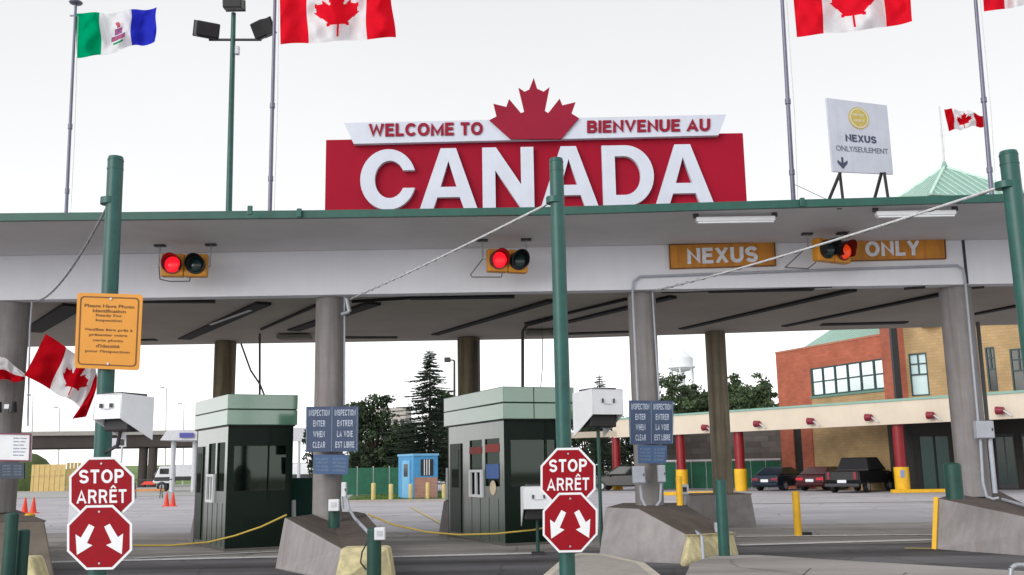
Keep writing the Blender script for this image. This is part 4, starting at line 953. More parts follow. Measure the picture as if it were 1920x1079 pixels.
pipe([(1200, 905), (1203, 935), (1212, 953), (1240, 962), (1308, 1000), (1316, 1008), (1319, 1054)], 0, .03, 'thick conduit from the box down over the right yellow nose', ys=[20.95, 20.95, 20.8, 20.2, 17.9, 17.6, 17.3])
pipe([(1240, 903), (1238, 940), (1228, 953), (1216, 956)], 20.95, .028, 'conduit elbow right of the right inspection column')
pipe([(1258, 958), (1345, 993)], 0, .035, 'pale pipe lying on the right inspection island', ys=[21.5, 18.6]); p = P(1348, 990, 18.4)
tag(MB().box(p, (.16, .12, .18)).build('pull_box', PIPE, bevel=.01), 'small grey box at the front end of the pale island pipe', 'electrical box')
pipe([(1838, 822), (1843, 905), (1850, 932), (1862, 936), (1872, 934)], 20.95, .03, 'inner conduit below the large grey box on the right column')
pipe([(1856, 822), (1866, 925)], 20.95, .05, 'outer thick pipe below the large grey box on the right column')
pipe([(1880, 937), (1960, 960)], 0, .035, 'pale pipe lying on the right island', ys=[21, 18.5])
pipe([(1833, 604), (1851, 790)], 24, .05, 'dark pipe standing behind the right column', M('dark_pipe', (.07, .07, .07), .5))
pipe([(650, 935), (655, 955), (665, 972), (690, 998)], 0, .028, 'pale conduit running down the left inspection island', ys=[20.9, 20.7, 19.2, 16.6]); pipe([(641, 932), (643, 955)], 20.9, .025, 'short conduit under the small white box')
pipe([(1895, 1079), (1896, 1066), (1905, 1060), (1960, 1060)], 12.5, .03, 'bright steel handrail in the bottom right corner', STEEL, 'handrail', 'handrail', 10)
t = tag(MB().box(P(569, 935, 24.5), (.62, .5, .98)).build('green_cabinet', GREEND, bevel=.02), 'dark green cabinet behind the left inspection column', 'cabinet')
tag(MB().box(P(549, 925, 25.2), (.22, .2, .5)).build('blue_bin', M('blue_bin', (.02, .07, .28), .5), bevel=.02), 'narrow blue bin beside the dark green cabinet', 'bin')
tag(MB().cyl(P(549, 972, 24), P(549, 938, 24), .08, .07, 12).build('white_canister', WHITE), 'white canister at the corner of the left booth', 'canister')
# camera hoods
def hood(x0, x1, y0, y1, Y, flip, label, stand):
    k = Y / F; c = P((x0 + x1) / 2, (y0 + y1) / 2, Y); W = (x1 - x0) * k * .80; H = (y1 - y0) * k
    t = thing('plate_reader', Vector((c.x, c.y, stand if stand is not None else c.z - H / 2)), label, 'camera', 'white hooded plate readers')
    rz = -.45 * flip; mtx = Matrix.Translation(c) @ Matrix.Rotation(rz, 4, 'Z'); f = lambda x, y, z: mtx @ Vector((x, y, z))
    mb = MB()
    # hood: front face, roof, two deep cheeks, open underneath
    hw = W / 2; D = .75 * min(1, Y / 17)
    o = [(-hw, -D / 2, H * .30), (hw, -D / 2, H * .30), (hw, D / 2, H * .42), (-hw, D / 2, H * .42)]
    fr = [[(-hw, -H * .14), (hw, -H * .14), (hw * .93, H * .44), (-hw * .93, H * .44)]]
    mb.prism(fr, lambda u, v, n: f(u, -D / 2 - n, v), -.015, .0)
    for s in (-1, 1):
        mb.prism([[(-D / 2, -H * .14), (D / 2, -H * .62), (D / 2, H * .40), (-D / 2, H * .44)]], lambda u, v, n, s=s: f(s * (hw - n), u, v), 0, .015)
    mb.prism([[(-hw, -D / 2), (hw, -D / 2), (hw, D / 2), (-hw, D / 2)]], lambda u, v, n: f(u * .97, v, H * .42 + n - (v + D / 2) * .03), 0, .015)
    mb.build('hood', WHITE, t)
    MB().box(f(0, .0, H * .46), (W * .7, D * .8, .03), rz).build('lid', DARK, t)
    MB().box(f(0, .06, -H * .20), (W * .84, D * .7, H * .44), rz).build('camera_body', BLACK, t, bevel=.02)
    for s in (-1, 1):
        MB().beam(f(s * W * .18, -D / 2 - .02, .22 * H), f(s * W * .18, -D / 2 - .02, .12 * H), .03, .02).build('handle', DARK, t)
    MB().beam(f(-W * .12, -D / 2 - .01, .1 * H), f(W * .12, -D / 2 - .01, .1 * H), .006, .015).build('handle_bar', DWHITE, t)
    if stand is None:
        MB().tube([c + Vector((-.02, .0, -H * .3)), c + Vector((-.1, .12, -H * .75)), P(196, 850, 11.85)], .022, 8).build('support_arm', DARK, t); return t
    MB().cyl((c.x, c.y + .1, stand), (c.x, c.y + .1, c.z), .035, n=10).build('stand', GREEND, t)
    MB().box((c.x, c.y + .1, stand + .03), (.25, .25, .06)).build('base_plate', DARK, t)
    return t
hood(190, 274, 738, 815, 11.45, .9, 'white hooded plate reader mounted on the left green post', None)
hood(1080, 1162, 728, 808, 19.0, -1, 'white hooded plate reader beside the middle green post', 0)
hood(972, 1042, 908, 978, 19.5, -.12, 'low white hooded plate reader behind the middle octagonal signs', 0)
# ropes
def rope(pts, ys, label): return tag(MB().tube([P(x, y, Y) for (x, y), Y in zip(pts, ys)], .018, 6).build('rope', ROPE), label, 'rope', 'yellow ropes closing the lanes')
rope([(250, 1023), (320, 1023), (390, 1017), (440, 1005), (490, 988), (537, 966)], [19, 19.2, 19.4, 19.4, 19.2, 18.8], 'yellow rope sagging from the left booth to the left inspection island')
rope([(690, 965), (740, 985), (800, 998), (860, 1003), (930, 1001), (1000, 994), (1020, 990)], [20, 20, 20, 20, 20, 20, 19.8], 'yellow rope sagging across the lane in front of the middle booth')

# ------------------------------------------------------------------ secondary canopy at right
ZF0, ZF1 = 3.62, 4.85
Pa, Pb = G(1150, 821, ZF0), G(1990, 781, ZF0)
t = thing('inspection_canopy', ((Pa + Pb) / 2).xy.to_3d(), 'long cream canopy with red lamps in front of the brick building', 'canopy')
d = (Pb - Pa); d.z = 0; d.normalize(); nb = Vector((-d.y, d.x, 0)); nb = nb if nb.y > 0 else -nb
W = 3.0
def cp(p, o, z): q = p + nb * o; return Vector((q.x, q.y, z))
MB().hull([cp(Pa, 0, ZF0), cp(Pb, 0, ZF0), cp(Pb, .3, ZF0), cp(Pa, .3, ZF0)], [cp(Pa, 0, ZF1), cp(Pb, 0, ZF1), cp(Pb, .3, ZF1), cp(Pa, .3, ZF1)]).build('fascia', FASCIA, t)
MB().hull([cp(Pa, .3, ZF0 + .25), cp(Pb, .3, ZF0 + .25), cp(Pb, W, ZF0 + .25), cp(Pa, W, ZF0 + .25)], [cp(Pa, .3, ZF1 - .05), cp(Pb, .3, ZF1 - .05), cp(Pb, W, ZF1 - .05), cp(Pa, W, ZF1 - .05)]).build('roof', M('canopy_underside', (.35, .31, .27), .8), t)
MB().hull([cp(Pa, -.06, ZF1), cp(Pb, -.06, ZF1), cp(Pb, .35, ZF1), cp(Pa, .35, ZF1)], [cp(Pa, -.06, ZF1 + .12), cp(Pb, -.06, ZF1 + .12), cp(Pb, .35, ZF1 + .12), cp(Pa, .35, ZF1 + .12)]).build('coping', MINT, t)
a, b = P(1061, 817, 64), P(1152, 814, 66)
MB().beam(a, b, .5, .38).build('fascia', FASCIA, t)
for px in (1156, 1277, 1387, 1688):
    # foot on canopy line
    r_ = ray(px, 860); s = None
    # intersect vertical plane of canopy line (offset .6 behind)
    q = cp(Pa, .55, 0); nrm = nb; dd = Vector((r_.x, r_.y, 0)); tt = (q.xy.to_3d()).dot(nrm) / dd.dot(nrm); pt = dd * tt
    rr = .30
    c = MB().cyl((pt.x, pt.y, 1.35), (pt.x, pt.y, ZF0 + .26), rr, n=20).build('column', REDCOL, t)
    MB().cyl((pt.x, pt.y, 0), (pt.x, pt.y, 1.35), rr * 1.3, n=20).build('column_guard', YELCOL, c)
    if px == 1688: MB().box((pt.x - .1, pt.y - rr * 1.33, 1.0), (.22, .03, .38), .1).build('plate', M('blue_plate', (.25, .35, .6), .5), c)
for px, py in ((1322, 802), (1420, 795), (1520, 790), (1629, 783), (1745, 779), (1875, 770)):
    r_ = ray(px, py); q = cp(Pa, -.25, 0); dd = Vector((r_.x, r_.y, 0)); tt = q.dot(nb) / dd.dot(nb); pt = Vector((0, 0, EYE)) + r_ * tt
    e = thing('canopy_lamp', pt - Vector((0, 0, .2)), {1322: 'red lamp on the cream canopy behind the tan column', 1420: 'red lamp on the cream canopy left of the brick building', 1520: 'red lamp on the cream canopy under the left end of the strip window', 1629: 'red lamp on the cream canopy under the right end of the strip window', 1745: 'red lamp on the cream canopy under the tan tower window', 1875: 'red lamp on the cream canopy right of the right column'}[px], 'lamp', 'red lamps along the cream canopy')
    MB().cyl(pt - d * .18 + nb * .0, pt + d * .16, .21, .17, 14).build('lamp_body', LAMPRED, e)
    MB().beam(pt + d * .16, pt + d * .5 - Vector((0, 0, .28)) + nb * .1, .06, .06).build('arm', STEEL, e)

# ------------------------------------------------------------------ brick building
bl = thing('brick_building', (22, 62, 0), 'red and tan brick building with mint metal roofs behind the cream canopy', 'building')
HB = 9.0
w0 = G(1454, 664, HB); w1 = G(1672, 626, HB); w0.z = w1.z = 0
dw = (w1 - w0); nwl = Vector((-dw.y, dw.x, 0)).normalized()
nwl = nwl if nwl.y < 0 or nwl.x < 0 else -nwl       # outward, towards the viewer's left
def wf(p, q, outn):
    dd = q - p
    return lambda u, v, o: p + dd * u + Vector((0, 0, v)) + outn * o
fw = wf(w0, w1, nwl)
def uv(px, py, p=w0, q=w1, nrm=nwl):      # where the bearing meets that wall
    r_ = ray(px, py); tt = (p - Vector((0, 0, 0))).dot(nrm) / Vector((r_.x, r_.y, 0)).dot(nrm); pt = Vector((0, 0, EYE)) + r_ * tt
    return (pt - p).dot((q - p).normalized()) / (q - p).length, pt.z
u0, v1 = uv(1519, 692); u1, _ = uv(1663, 678); _, v0 = uv(1519, 744)
winL = [(u0, v0), (u1, v0), (u1, v1), (u0, v1)]
ut0, _ = uv(1524, 800)
ZC = 4.6
# lower wall: brick piers and tan infill; upper wall red
MB().prism([[(0, ZC), (1, ZC), (1, HB), (0, HB)], winL[::-1], ], fw, -.35, 0).build('upper_wall', REDBR, bl)
a0, _ = uv(1462, 850); a1, _ = uv(1490, 850); a2, _ = uv(1505, 850); a3, _ = uv(1525, 850)
for p_, q_ in ((0, a1), (a2, a3)): MB().prism([[(p_, 0), (q_, 0), (q_, ZC - .003), (p_, ZC - .003)]], fw, -.35, .02).build('brick_pier', REDBR, bl)
MB().prism([[(a1, 0), (a2, 0), (a2, ZC - .003), (a1, ZC - .003)]], fw, -.12, -.06).build('recess_shade_panel', BLACK, bl)  # black panel, the shade of the recess as paint
MB().prism([[(a3, 0), (1, 0), (1, ZC - .003), (a3, ZC - .003)]], fw, -.35, -.06).build('lower_wall', TANBR, bl)
MB().prism([[(u0 - .0, ZC + .002), (u1, ZC + .002), (u1, v0 - .16), (u0, v0 - .16)]], fw, .0, .015).build('tan_panel', TANBR, bl)
wn = MB().prism([winL, [(u0 + .012, v0 + .08), (u0 + .012, v1 - .08), (u1 - .012, v1 - .08), (u1 - .012, v0 + .08)]], fw, -.10, .02).build('strip_window', FRAMEG, bl)
for i in range(6):
    for j in range(2):
        uu0, uu1 = L(u0, u1, i / 6) + .008, L(u0, u1, (i + 1) / 6) - .008; vv0, vv1 = L(v0, v1, j / 2) + .04, L(v0, v1, (j + 1) / 2) - .04
        MB().prism([[(uu0, vv0), (uu1, vv0), (uu1, vv1), (uu0, vv1)]], fw, -.06, -.05).build('pane', SKYGLASS, wn)
for i in range(1, 6): u = L(u0, u1, i / 6); MB().prism([[(u - .006, v0), (u + .006, v0), (u + .006, v1), (u - .006, v1)]], fw, -.08, .0).build('mullion', FRAMEG, wn)
vm_ = (v0 + v1) / 2; MB().prism([[(u0, vm_ - .04), (u1, vm_ - .04), (u1, vm_ + .04), (u0, vm_ + .04)]], fw, -.079, -.001).build('transom', FRAMEG, wn)
MB().prism([[(u0 - .01, v0 - .15), (u1 + .01, v0 - .15), (u1 + .01, v0 - .01), (u0 - .01, v0 - .01)]], fw, .0, .08).build('sill', M('green_sill', (.12, .25, .2), .6), wn)
MB().prism([[(0, HB), (1, HB), (1, HB + .12), (0, HB + .12)]], fw, -.38, .04).build('coping', M('brick_coping', (.4, .16, .1), .8), bl)
# back bulk behind the walls
bk = -nwl * 9
MB().hull([w0 - nwl * .4, w1 - nwl * .4, w1 + bk, w0 + bk], [p + Vector((0, 0, HB - .05)) for p in (w0 - nwl * .4, w1 - nwl * .4, w1 + bk, w0 + bk)]).build('rear_block', REDBR, bl)
# left rounded return of the red block
ret0 = w0; 
# green roof behind parapet
ra, rb = fw(.17, HB + .05, -.5), fw(1.05, HB + .05, -.5); up = Vector((0, 0, 1.9)); back = -nwl * 3.0
rc, rd = ra.lerp(rb, .12) + back + up, rb + back + up
rf = MB().hull([ra, rb, rb - nwl * 7, ra - nwl * 7], [ra.lerp(rb, .10) + back + up, rb + back + up, rb - nwl * 4 + up, ra.lerp(rb, .10) - nwl * 4 + up]).build('roof', MINT, bl)
for i in range(26):
    s = i / 25; MB().beam(ra.lerp(rb, .1 + .9 * s) + Vector((0, 0, .03)), rc.lerp(rd, s) + Vector((0, 0, .03)), .05, .07).build('roof_seam', MINTP, rf)
for i in range(3):
    s = .3 + i * .0
# recess, pier, tan tower
p0 = G(1690, 626, 9.2); p0.z = 0
r_ = ray(1676, 700); 
pA = w1.copy(); pC = G(1700, 760, 4.9); 
def hit(px, Y): q = P(px, 700, Y); return Vector((q.x, q.y, 0))
YT = 56.5
pier0, pier1 = hit(1680, YT), hit(1700, YT - .3); tw1 = hit(1930, YT - 4.5)
pq = [w1, hit(1683, YT), hit(1683, YT) + Vector((0, 1, 0)), w1 + Vector((0, 1, 0))]
MB().hull(pq, [q + Vector((0, 0, 10)) for q in pq]).build('recess', REDBR, bl)
q = hit(1681, YT - 1.2); MB().box((q.x, q.y, 5.8), (.34, .3, 11)).build('recess_shade_strip', BLACK, bl)  # proud black box painting in the shade of a recess
pq = [pier0, pier1, pier1 + Vector((0, 2, 0)), pier0 + Vector((0, 2, 0))]
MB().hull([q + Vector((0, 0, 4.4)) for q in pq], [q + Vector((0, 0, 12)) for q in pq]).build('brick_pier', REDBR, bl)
MB().hull([q + Vector((0, .01, 0)) for q in pq], [q + Vector((0, .01, 4.39)) for q in pq]).build('shade_painted_pier', M('porch_shade_paint', (.03, .028, .026), .8), bl)  # lower pier coloured dark for the shade under the canopy
dn = (tw1 - pier1); tn = Vector((dn.y, -dn.x, 0)).normalized(); tn = tn if tn.y < 0 else -tn
ft = wf(pier1, tw1, tn)
def uvt(px, py):
    r_ = ray(px, py); tt = pier1.dot(tn) / Vector((r_.x, r_.y, 0)).dot(tn); pt = Vector((0, 0, EYE)) + r_ * tt
    return (pt - pier1).dot(dn.normalized()) / dn.length, pt.z
wins = []
for (x0, x1, yt, yb) in ((1703, 1737, 664, 744), (1775, 1812, 656, 738), (1846, 1864, 652, 735), (1892, 1925, 655, 738)):
    a, vt = uvt(x0, yt); b, _ = uvt(x1, yt); _, vb = uvt(x0, yb); wins.append((a, b, vb, vt))
MB().prism([[(0, ZC), (1, ZC), (1, 15), (0, 15)]] + [[(a, vb), (a, vt), (b, vt), (b, vb)] for a, b, vb, vt in wins], ft, -.35, 0).build('tower_wall', TANBR, bl)
for i, (a, b, vb, vt) in enumerate(wins):
    w = MB().prism([[(a, vb), (b, vb), (b, vt), (a, vt)], [(a + .012, vb + .08), (a + .012, vt - .08), (b - .012, vt - .08), (b - .012, vb + .08)]], ft, -.12, .01).build('window', FRAMEG, bl)
    gm = SKYPANE if i < 2 else DKGLASS; mu = (a + b) / 2; vh = L(vb, vt, .5); vq = L(vb, vt, .75)
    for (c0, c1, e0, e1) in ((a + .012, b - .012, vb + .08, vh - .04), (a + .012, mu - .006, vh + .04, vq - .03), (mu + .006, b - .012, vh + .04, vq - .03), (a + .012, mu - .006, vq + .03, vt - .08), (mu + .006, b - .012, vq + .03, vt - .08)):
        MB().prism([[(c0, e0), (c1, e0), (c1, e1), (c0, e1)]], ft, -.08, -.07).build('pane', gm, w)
    mb = MB()
    for (c0, c1, e0, e1) in ((a, b, vh - .04, vh + .04), (a, b, vq - .03, vq + .03), (mu - .006, mu + .006, vh + .04, vq - .03), (mu - .006, mu + .006, vq + .03, vt)): mb.prism([[(c0, e0), (c1, e0), (c1, e1), (c0, e1)]], ft, -.1, -.0)
    mb.build('glazing_bars', FRAMEG, w)
# porch below the tower, canopy shadow painted into its dark walls and ceiling
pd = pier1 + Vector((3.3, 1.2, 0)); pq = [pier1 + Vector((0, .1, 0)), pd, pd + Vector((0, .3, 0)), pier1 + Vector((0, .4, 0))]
pw = MB().hull(pq, [q + Vector((0, 0, 4.38)) for q in pq]).build('porch_wall', M('porch_shade_paint', (.03, .028, .026), .8), bl)
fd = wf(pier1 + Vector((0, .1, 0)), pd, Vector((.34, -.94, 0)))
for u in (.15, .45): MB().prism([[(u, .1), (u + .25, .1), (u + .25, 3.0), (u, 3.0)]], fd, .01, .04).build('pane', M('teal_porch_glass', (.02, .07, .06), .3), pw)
MB().hull([pier1 - tn * 4, tw1 - tn * 4, tw1 - tn * 4.3, pier1 - tn * 4.3], [q + Vector((0, 0, ZC)) for q in (pier1 - tn * 4, tw1 - tn * 4, tw1 - tn * 4.3, pier1 - tn * 4.3)]).build('porch_wall', M('porch_shade_paint', (.03, .028, .026), .8), bl)
MB().hull([q + Vector((0, 0, ZC - .1)) for q in (pier1, tw1, tw1 - tn * 4.3, pier1 - tn * 4.3)], [q + Vector((0, 0, ZC - .01)) for q in (pier1, tw1, tw1 - tn * 4.3, pier1 - tn * 4.3)]).build('porch_ceiling', M('porch_shade_paint', (.03, .028, .026), .8), bl)
fp = wf(pier1 - tn * 3.99, tw1 - tn * 3.99, tn)
for a, b in ((.03, .2), (.25, .42), (.5, .66), (.72, .88)):
    dr = MB().prism([[(a, .05), (b, .05), (b, 3.1), (a, 3.1)]], fp, .01, .06).build('door', DARK, bl)
    for (c0, c1, e0, e1) in ((a + .01, (a + b) / 2 - .005, .3, 2.9), ((a + b) / 2 + .005, b - .01, .3, 2.9)): MB().prism([[(c0, e0), (c1, e0), (c1, e1), (c0, e1)]], fp, .065, .07).build('pane', M('porch_glass', (.02, .05, .045), .1), dr)
# pyramid roof tower
apx = P(1771, 314, 58); tc_ = Vector((apx.x, 58, 0)); hw = 3.9; ez = apx.z - 2.95
MB().box((tc_.x, 58.0, (ez + HB) / 2), (hw * 1.7, hw * 1.7, ez - HB)).build('tower', TANBR, bl)
rotp = R(12)
cs = [Vector((tc_.x, 58, ez)) + Matrix.Rotation(rotp, 3, 'Z') @ Vector((sx * hw, sy * hw, 0)) for sx, sy in ((-1, -1), (1, -1), (1, 1), (-1, 1))]
pyr = MB().add(cs + [apx], [(0, 1, 4), (1, 2, 4), (2, 3, 4), (3, 0, 4), (3, 2, 1, 0)]).build('pyramid_roof', MINT, bl)
for i in range(4):
    a, b = cs[i], cs[(i + 1) % 4]
    MB().beam(a + Vector((0, 0, .05)), apx + Vector((0, 0, .05)), .14, .12).build('hip_ridge', M('pale_mint', (.5, .7, .62), .5), pyr)
    for j in range(1, 14):
        s = j / 14; e = a.lerp(b, s); top = apx.lerp(a.lerp(b, .5), 1 - min(1, 0)) if False else None
        mid = a.lerp(b, .5); k = 1 - abs(s - .5) * 2; q = e.lerp(apx + (e - mid), k) 
        MB().beam(e + Vector((0, 0, .05)), q + Vector((0, 0, .05)), .05, .06).build('roof_seam', MINTP, pyr)
MB().cyl(apx, apx + Vector((0, 0, .35)), .2, .08, 10).build('finial', MINT, pyr)
fpole((1761, 200), (1771, 312), 58, .05, 'thin white pole on top of the pyramid roof', M('white_pole', (.6, .6, .62), .5), False, None)

# grey stone wall and green fence left of the brick building
wl = tag(MB().box((P(1375, 850, 72).x, 72, 2.0), (11.5, .5, 4.0)).build('stone_wall', GREYST), 'rough grey stone wall under the cream canopy', 'wall')
fe = thing('green_fence', (P(1355, 880, 68).x, 68, 0), 'green fabric fence with a white top rail beneath the stone wall', 'fence')
for i in range(8):
    x0 = P(1240 + i * 28, 880, 68).x; x1 = P(1268 + i * 28, 880, 68).x
    MB().box(((x0 + x1) / 2, 68, .95), (x1 - x0 - .04, .04, 1.7)).build('fence_panel', GFENCE, fe); MB().cyl((x0, 68.02, 0), (x0, 68.02, 1.95), .04, n=8).build('fence_post', STEEL, fe)
MB().beam((P(1240, 880, 68).x, 67.98, 1.93), (P(1464, 880, 68).x, 67.98, 1.93), .08, .12).build('top_rail', DWHITE, fe)
fe = thing('green_fence', (P(700, 900, 66).x, 66, 0), 'dark green fence behind the lawn left of the blue hut', 'fence')
for i in range(6):
    x0 = P(640 + i * 30, 880, 66).x; x1 = P(670 + i * 30, 880, 66).x
    MB().box(((x0 + x1) / 2, 66, .95), (x1 - x0 - .04, .04, 1.7)).build('fence_panel', GFENCE, fe); MB().cyl((x0, 66.02, 0), (x0, 66.02, 1.9), .04, n=8).build('fence_post', STEEL, fe)
o = MB().box((P(1285, 920, 56).x, 56.5, .09), (4.6, .35, .18)).build('yellow_kerb', YELCOL, bevel=.02); tag(o, 'yellow painted kerb in front of the green fence', 'kerb')
o = MB().box((P(1745, 912, 55).x, 54, .09), (5.0, .35, .18)).build('yellow_kerb', YELCOL, bevel=.02); tag(o, 'yellow painted kerb in front of the dark porch', 'kerb')

# ------------------------------------------------------------------ blue hut, lawn
hy = G(775, 937).y
def hp(px, y, z=0): q = P(px, 900, y); return Vector((q.x, q.y, z))
hn, hl, hr = hp(775, hy), hp(747, hy + 1.8), hp(821, hy + .5); hk = hl + hr - hn; HH = P(785, 851, hy).z
t = thing('blue_hut', (hn + hk) / 2, 'small bright blue hut with a pale door and barred window', 'hut')
MB().hull([hn, hr, hk, hl], [q + Vector((0, 0, HH - .12)) for q in (hn, hr, hk, hl)]).build('wall', BLUEP, t)
cc = (hn + hk) / 2
MB().hull([cc + (q - cc) * 1.06 + Vector((0, 0, HH - .119)) for q in (hn, hr, hk, hl)], [cc + (q - cc) * 1.06 + Vector((0, 0, HH)) for q in (hn, hr, hk, hl)]).build('roof', BLUEPL, t)
fs_ = wf(hl, hn, Vector((-(hn - hl).normalized().y * -1, -(hn - hl).normalized().x, 0)) * 1); 
nl = Vector(((hn - hl).y, -(hn - hl).x, 0)).normalized(); nl = nl if nl.dot(hl - hr) > 0 else -nl; fs_ = wf(hl, hn, nl)
nf = Vector(((hr - hn).y, -(hr - hn).x, 0)).normalized(); nf = nf if nf.y < 0 else -nf; ff = wf(hn, hr, nf)
dr = MB().prism([[(.3, .05), (.8, .05), (.8, 2.15), (.3, 2.15)]], fs_, .005, .05).build('door', BLUEPL, t); MB().prism([[(.42, 1.25), (.68, 1.25), (.68, 1.95), (.42, 1.95)]], fs_, .052, .06).build('pane', DKGLASS, dr)
wn = MB().prism([[(.3, 1.3), (.8, 1.3), (.8, 2.2), (.3, 2.2)]], ff, .005, .04).build('window', BLACK, t)
for u in (.42, .52, .62): MB().prism([[(u, 1.32), (u + .035, 1.32), (u + .035, 2.18), (u, 2.18)]], ff, .045, .06).build('bar', WHITE, wn)
MB().prism([[(.05, .05), (.97, .05), (.97, 1.2), (.05, 1.2)]], ff, .005, .03).build('brick_panel', MBRICK('pink_brick', (.42, .22, .17), (.36, .18, .14), (.4, .28, .24)), t)
# lawn
gA, gB = G(640, 943), G(860, 940)
sheet('lawn', [(gA.x, gA.y), (gB.x, gB.y), (gB.x + 3, gA.y + 25), (gA.x - 3, gA.y + 25)], .02, M('lawn_soil', (.07, .12, .03), .95, .3, 1))
rnd = random.Random(5); mb = MB()
for i in range(5000):
    x = rnd.uniform(gA.x, gB.x); y = gA.y + rnd.random() ** 1.6 * 14; h = rnd.uniform(.06, .16); a = rnd.uniform(0, 3.14)
    dx, dy = .03 * math.cos(a), .03 * math.sin(a); mb.add([(x - dx, y - dy, .02), (x + dx, y + dy, .02), (x + dx * .3, y, h)], [(0, 1, 2)])
tag(mb.build('grass', GRASS, recalc=False), 'short green grass in front of the dark fence', 'grass', kind='stuff')
o = MB().beam(Vector((gA.x, gA.y - .1, .06)), Vector((gB.x, gB.y - .1, .06)), .2, .14).build('kerb', KERB); o['kind'] = 'structure'
tag(MB().beam(P(690, 950, 45), P(750, 952, 45), .1, .1).build('parking_stop', DWHITE), 'pale parking stop at the edge of the lot', 'parking stop') if False else None

# ------------------------------------------------------------------ trees
def leaves(mb, c, rad, n, size, rnd, squash=1.0, mi=0):
    for _ in range(n):
        p = c + Vector((rnd.gauss(0, .52) * rad, rnd.gauss(0, .52) * rad, rnd.gauss(0, .45) * rad * squash)); s = size * rnd.uniform(.5, 1.3)
        a = Vector((rnd.gauss(0, 1), rnd.gauss(0, 1), rnd.gauss(0, 1))).normalized() * s; b = a.cross(Vector((rnd.gauss(0, 1), rnd.gauss(0, 1), rnd.gauss(0, 1)))).normalized() * s * .6
        mb.add([p - a, p + b, p + a, p - b], [(0, 1, 2, 3)], mi)
def decid(px, ybase, ytop, Y, w, label, m, seed, name='tree', n=7500, group='broadleaf trees behind the lot', open_=.0):
    rnd = random.Random(seed); b = P(px, ybase, Y); top = P(px, ytop, Y).z; k = Y / F; W = w * k / 2; H = top
    t = thing(name, (b.x, Y, 0), label, 'tree', group)
    mb = MB(); mb.cyl((b.x, Y, 0), (b.x + .2, Y, H * .45), H * .028, H * .02, 10); tips = []
    for i in range(34):
        a = rnd.uniform(0, 6.28); s = rnd.uniform(.22, .97); prof = math.sin(math.pi * min(1, .12 + .88 * s)) ** .6
        rr = W * rnd.uniform(.25, 1.0) * (.45 + .55 * prof) * (1 if s < .7 else (1.15 - s) / .45)
        q = Vector((b.x + rr * math.cos(a), Y + rr * math.sin(a) * .8, H * s * rnd.uniform(.9, 1.0)))
        mb.cyl((b.x + .1, Y, H * rnd.uniform(.2, .45) * min(1, s + .3)), q, H * .009, H * .003, 5); tips.append(q)
    mb.build('trunk', BARK, t)
    mb = MB()
    for c in tips:
        for q in range(4):
            cc = c + Vector((rnd.gauss(0, .16) * W, rnd.gauss(0, .16) * W, rnd.gauss(0, .045) * H)); leaves(mb, cc, W * rnd.uniform(.10, .24), n // 136, .012 * H + .07, rnd, .75)
    mb.build('crown', m, t, recalc=False); return t
def conifer(px, ytop, Y, w, label, seed, n=42, full=1.0):
    rnd = random.Random(seed); b = P(px, ytop, Y); H = b.z; W = w * Y / F / 2
    t = thing('conifer', (b.x, Y, 0), label, 'tree', 'conifers')
    MB().cyl((b.x, Y, 0), (b.x, Y, H), H * .018, .02, 8).build('trunk', BARK, t)
    mb = MB()
    for i in range(n):
        s = (i + .5) / n; z = H * (.12 + .87 * s); r = W * (1 - s) ** .75 * rnd.uniform(.6, 1.2) + .12
        for j in range(int(7 + 4 * (1 - s))):
            a = rnd.uniform(0, 6.28); ll = r * rnd.uniform(.45, 1.18); dirn = Vector((math.cos(a), math.sin(a), 0)); z = H * (.10 + .89 * s) + rnd.gauss(0, .022) * H * (1 - s); z = min(z, H * .99)
            for q in range(int(12 + 34 * ll / W * full)):
                u = rnd.random() ** .7; p = Vector((b.x, Y, z)) + dirn * ll * u + Vector((0, 0, -.25 * ll * u + .12 * ll * u * u)); sd = dirn.cross(Vector((0, 0, 1))) * rnd.uniform(-1, 1) * .28 * ll * (1.05 - u)
                p += sd; x = (dirn + sd * .5).normalized() * rnd.uniform(.14, .30) * (H / 12); y = Vector((rnd.gauss(0, 1), rnd.gauss(0, 1), rnd.gauss(0, .6))).normalized() * .07 * (H / 12)
                mb.add([p - x * .5, p + y - Vector((0, 0, .05)), p + x, p - y - Vector((0, 0, .05))], [(0, 1, 2, 3)])
    mb.build('crown', LEAF3, t, recalc=False); return t
conifer(806, 655, 72, 205, 'tall dark conifer left of the middle booth', 21, 70, 1.7)
conifer(1124, 702, 80, 120, 'conifer top showing beyond the middle green post', 22, 44)
decid(700, 930, 745, 76, 140, 'dark broadleaf tree right of the left inspection sign', LEAF1, 31)
decid(655, 930, 752, 82, 120, 'dark broadleaf tree hidden partly by the left inspection sign', LEAF1, 32)
decid(755, 930, 790, 74, 90, 'dark low tree between conifer and broadleaf tree', LEAF1, 33)
decid(838, 930, 730, 84, 70, 'dark tree behind the middle booth roof edge', LEAF1, 34)
decid(590, 930, 768, 90, 60, 'dark tree behind the left inspection sign at left', LEAF1, 39, n=2500)
decid(1095, 930, 770, 86, 110, 'dark tree under the white plate reader', LEAF1, 35)
decid(1180, 930, 800, 84, 110, 'dark tree behind the right inspection sign', LEAF1, 36)
decid(1262, 930, 708, 95, 150, 'mid green tree right of the right inspection column', LEAF2, 37)
decid(1305, 930, 722, 98, 110, 'mid green tall tree left of the tan rear column', LEAF2, 38)
decid(1385, 930, 712, 96, 110, 'mid green tree just right of the tan rear column', LEAF2, 40)
decid(1430, 930, 706, 92, 110, 'mid green tree against the brick building corner', LEAF2, 41)
decid(1318, 930, 742, 96, 100, 'mid green low tree just left of the tan rear column', LEAF2, 44)
decid(1405, 930, 738, 90, 100, 'mid green low tree between the tan rear column and the brick building', LEAF2, 45)
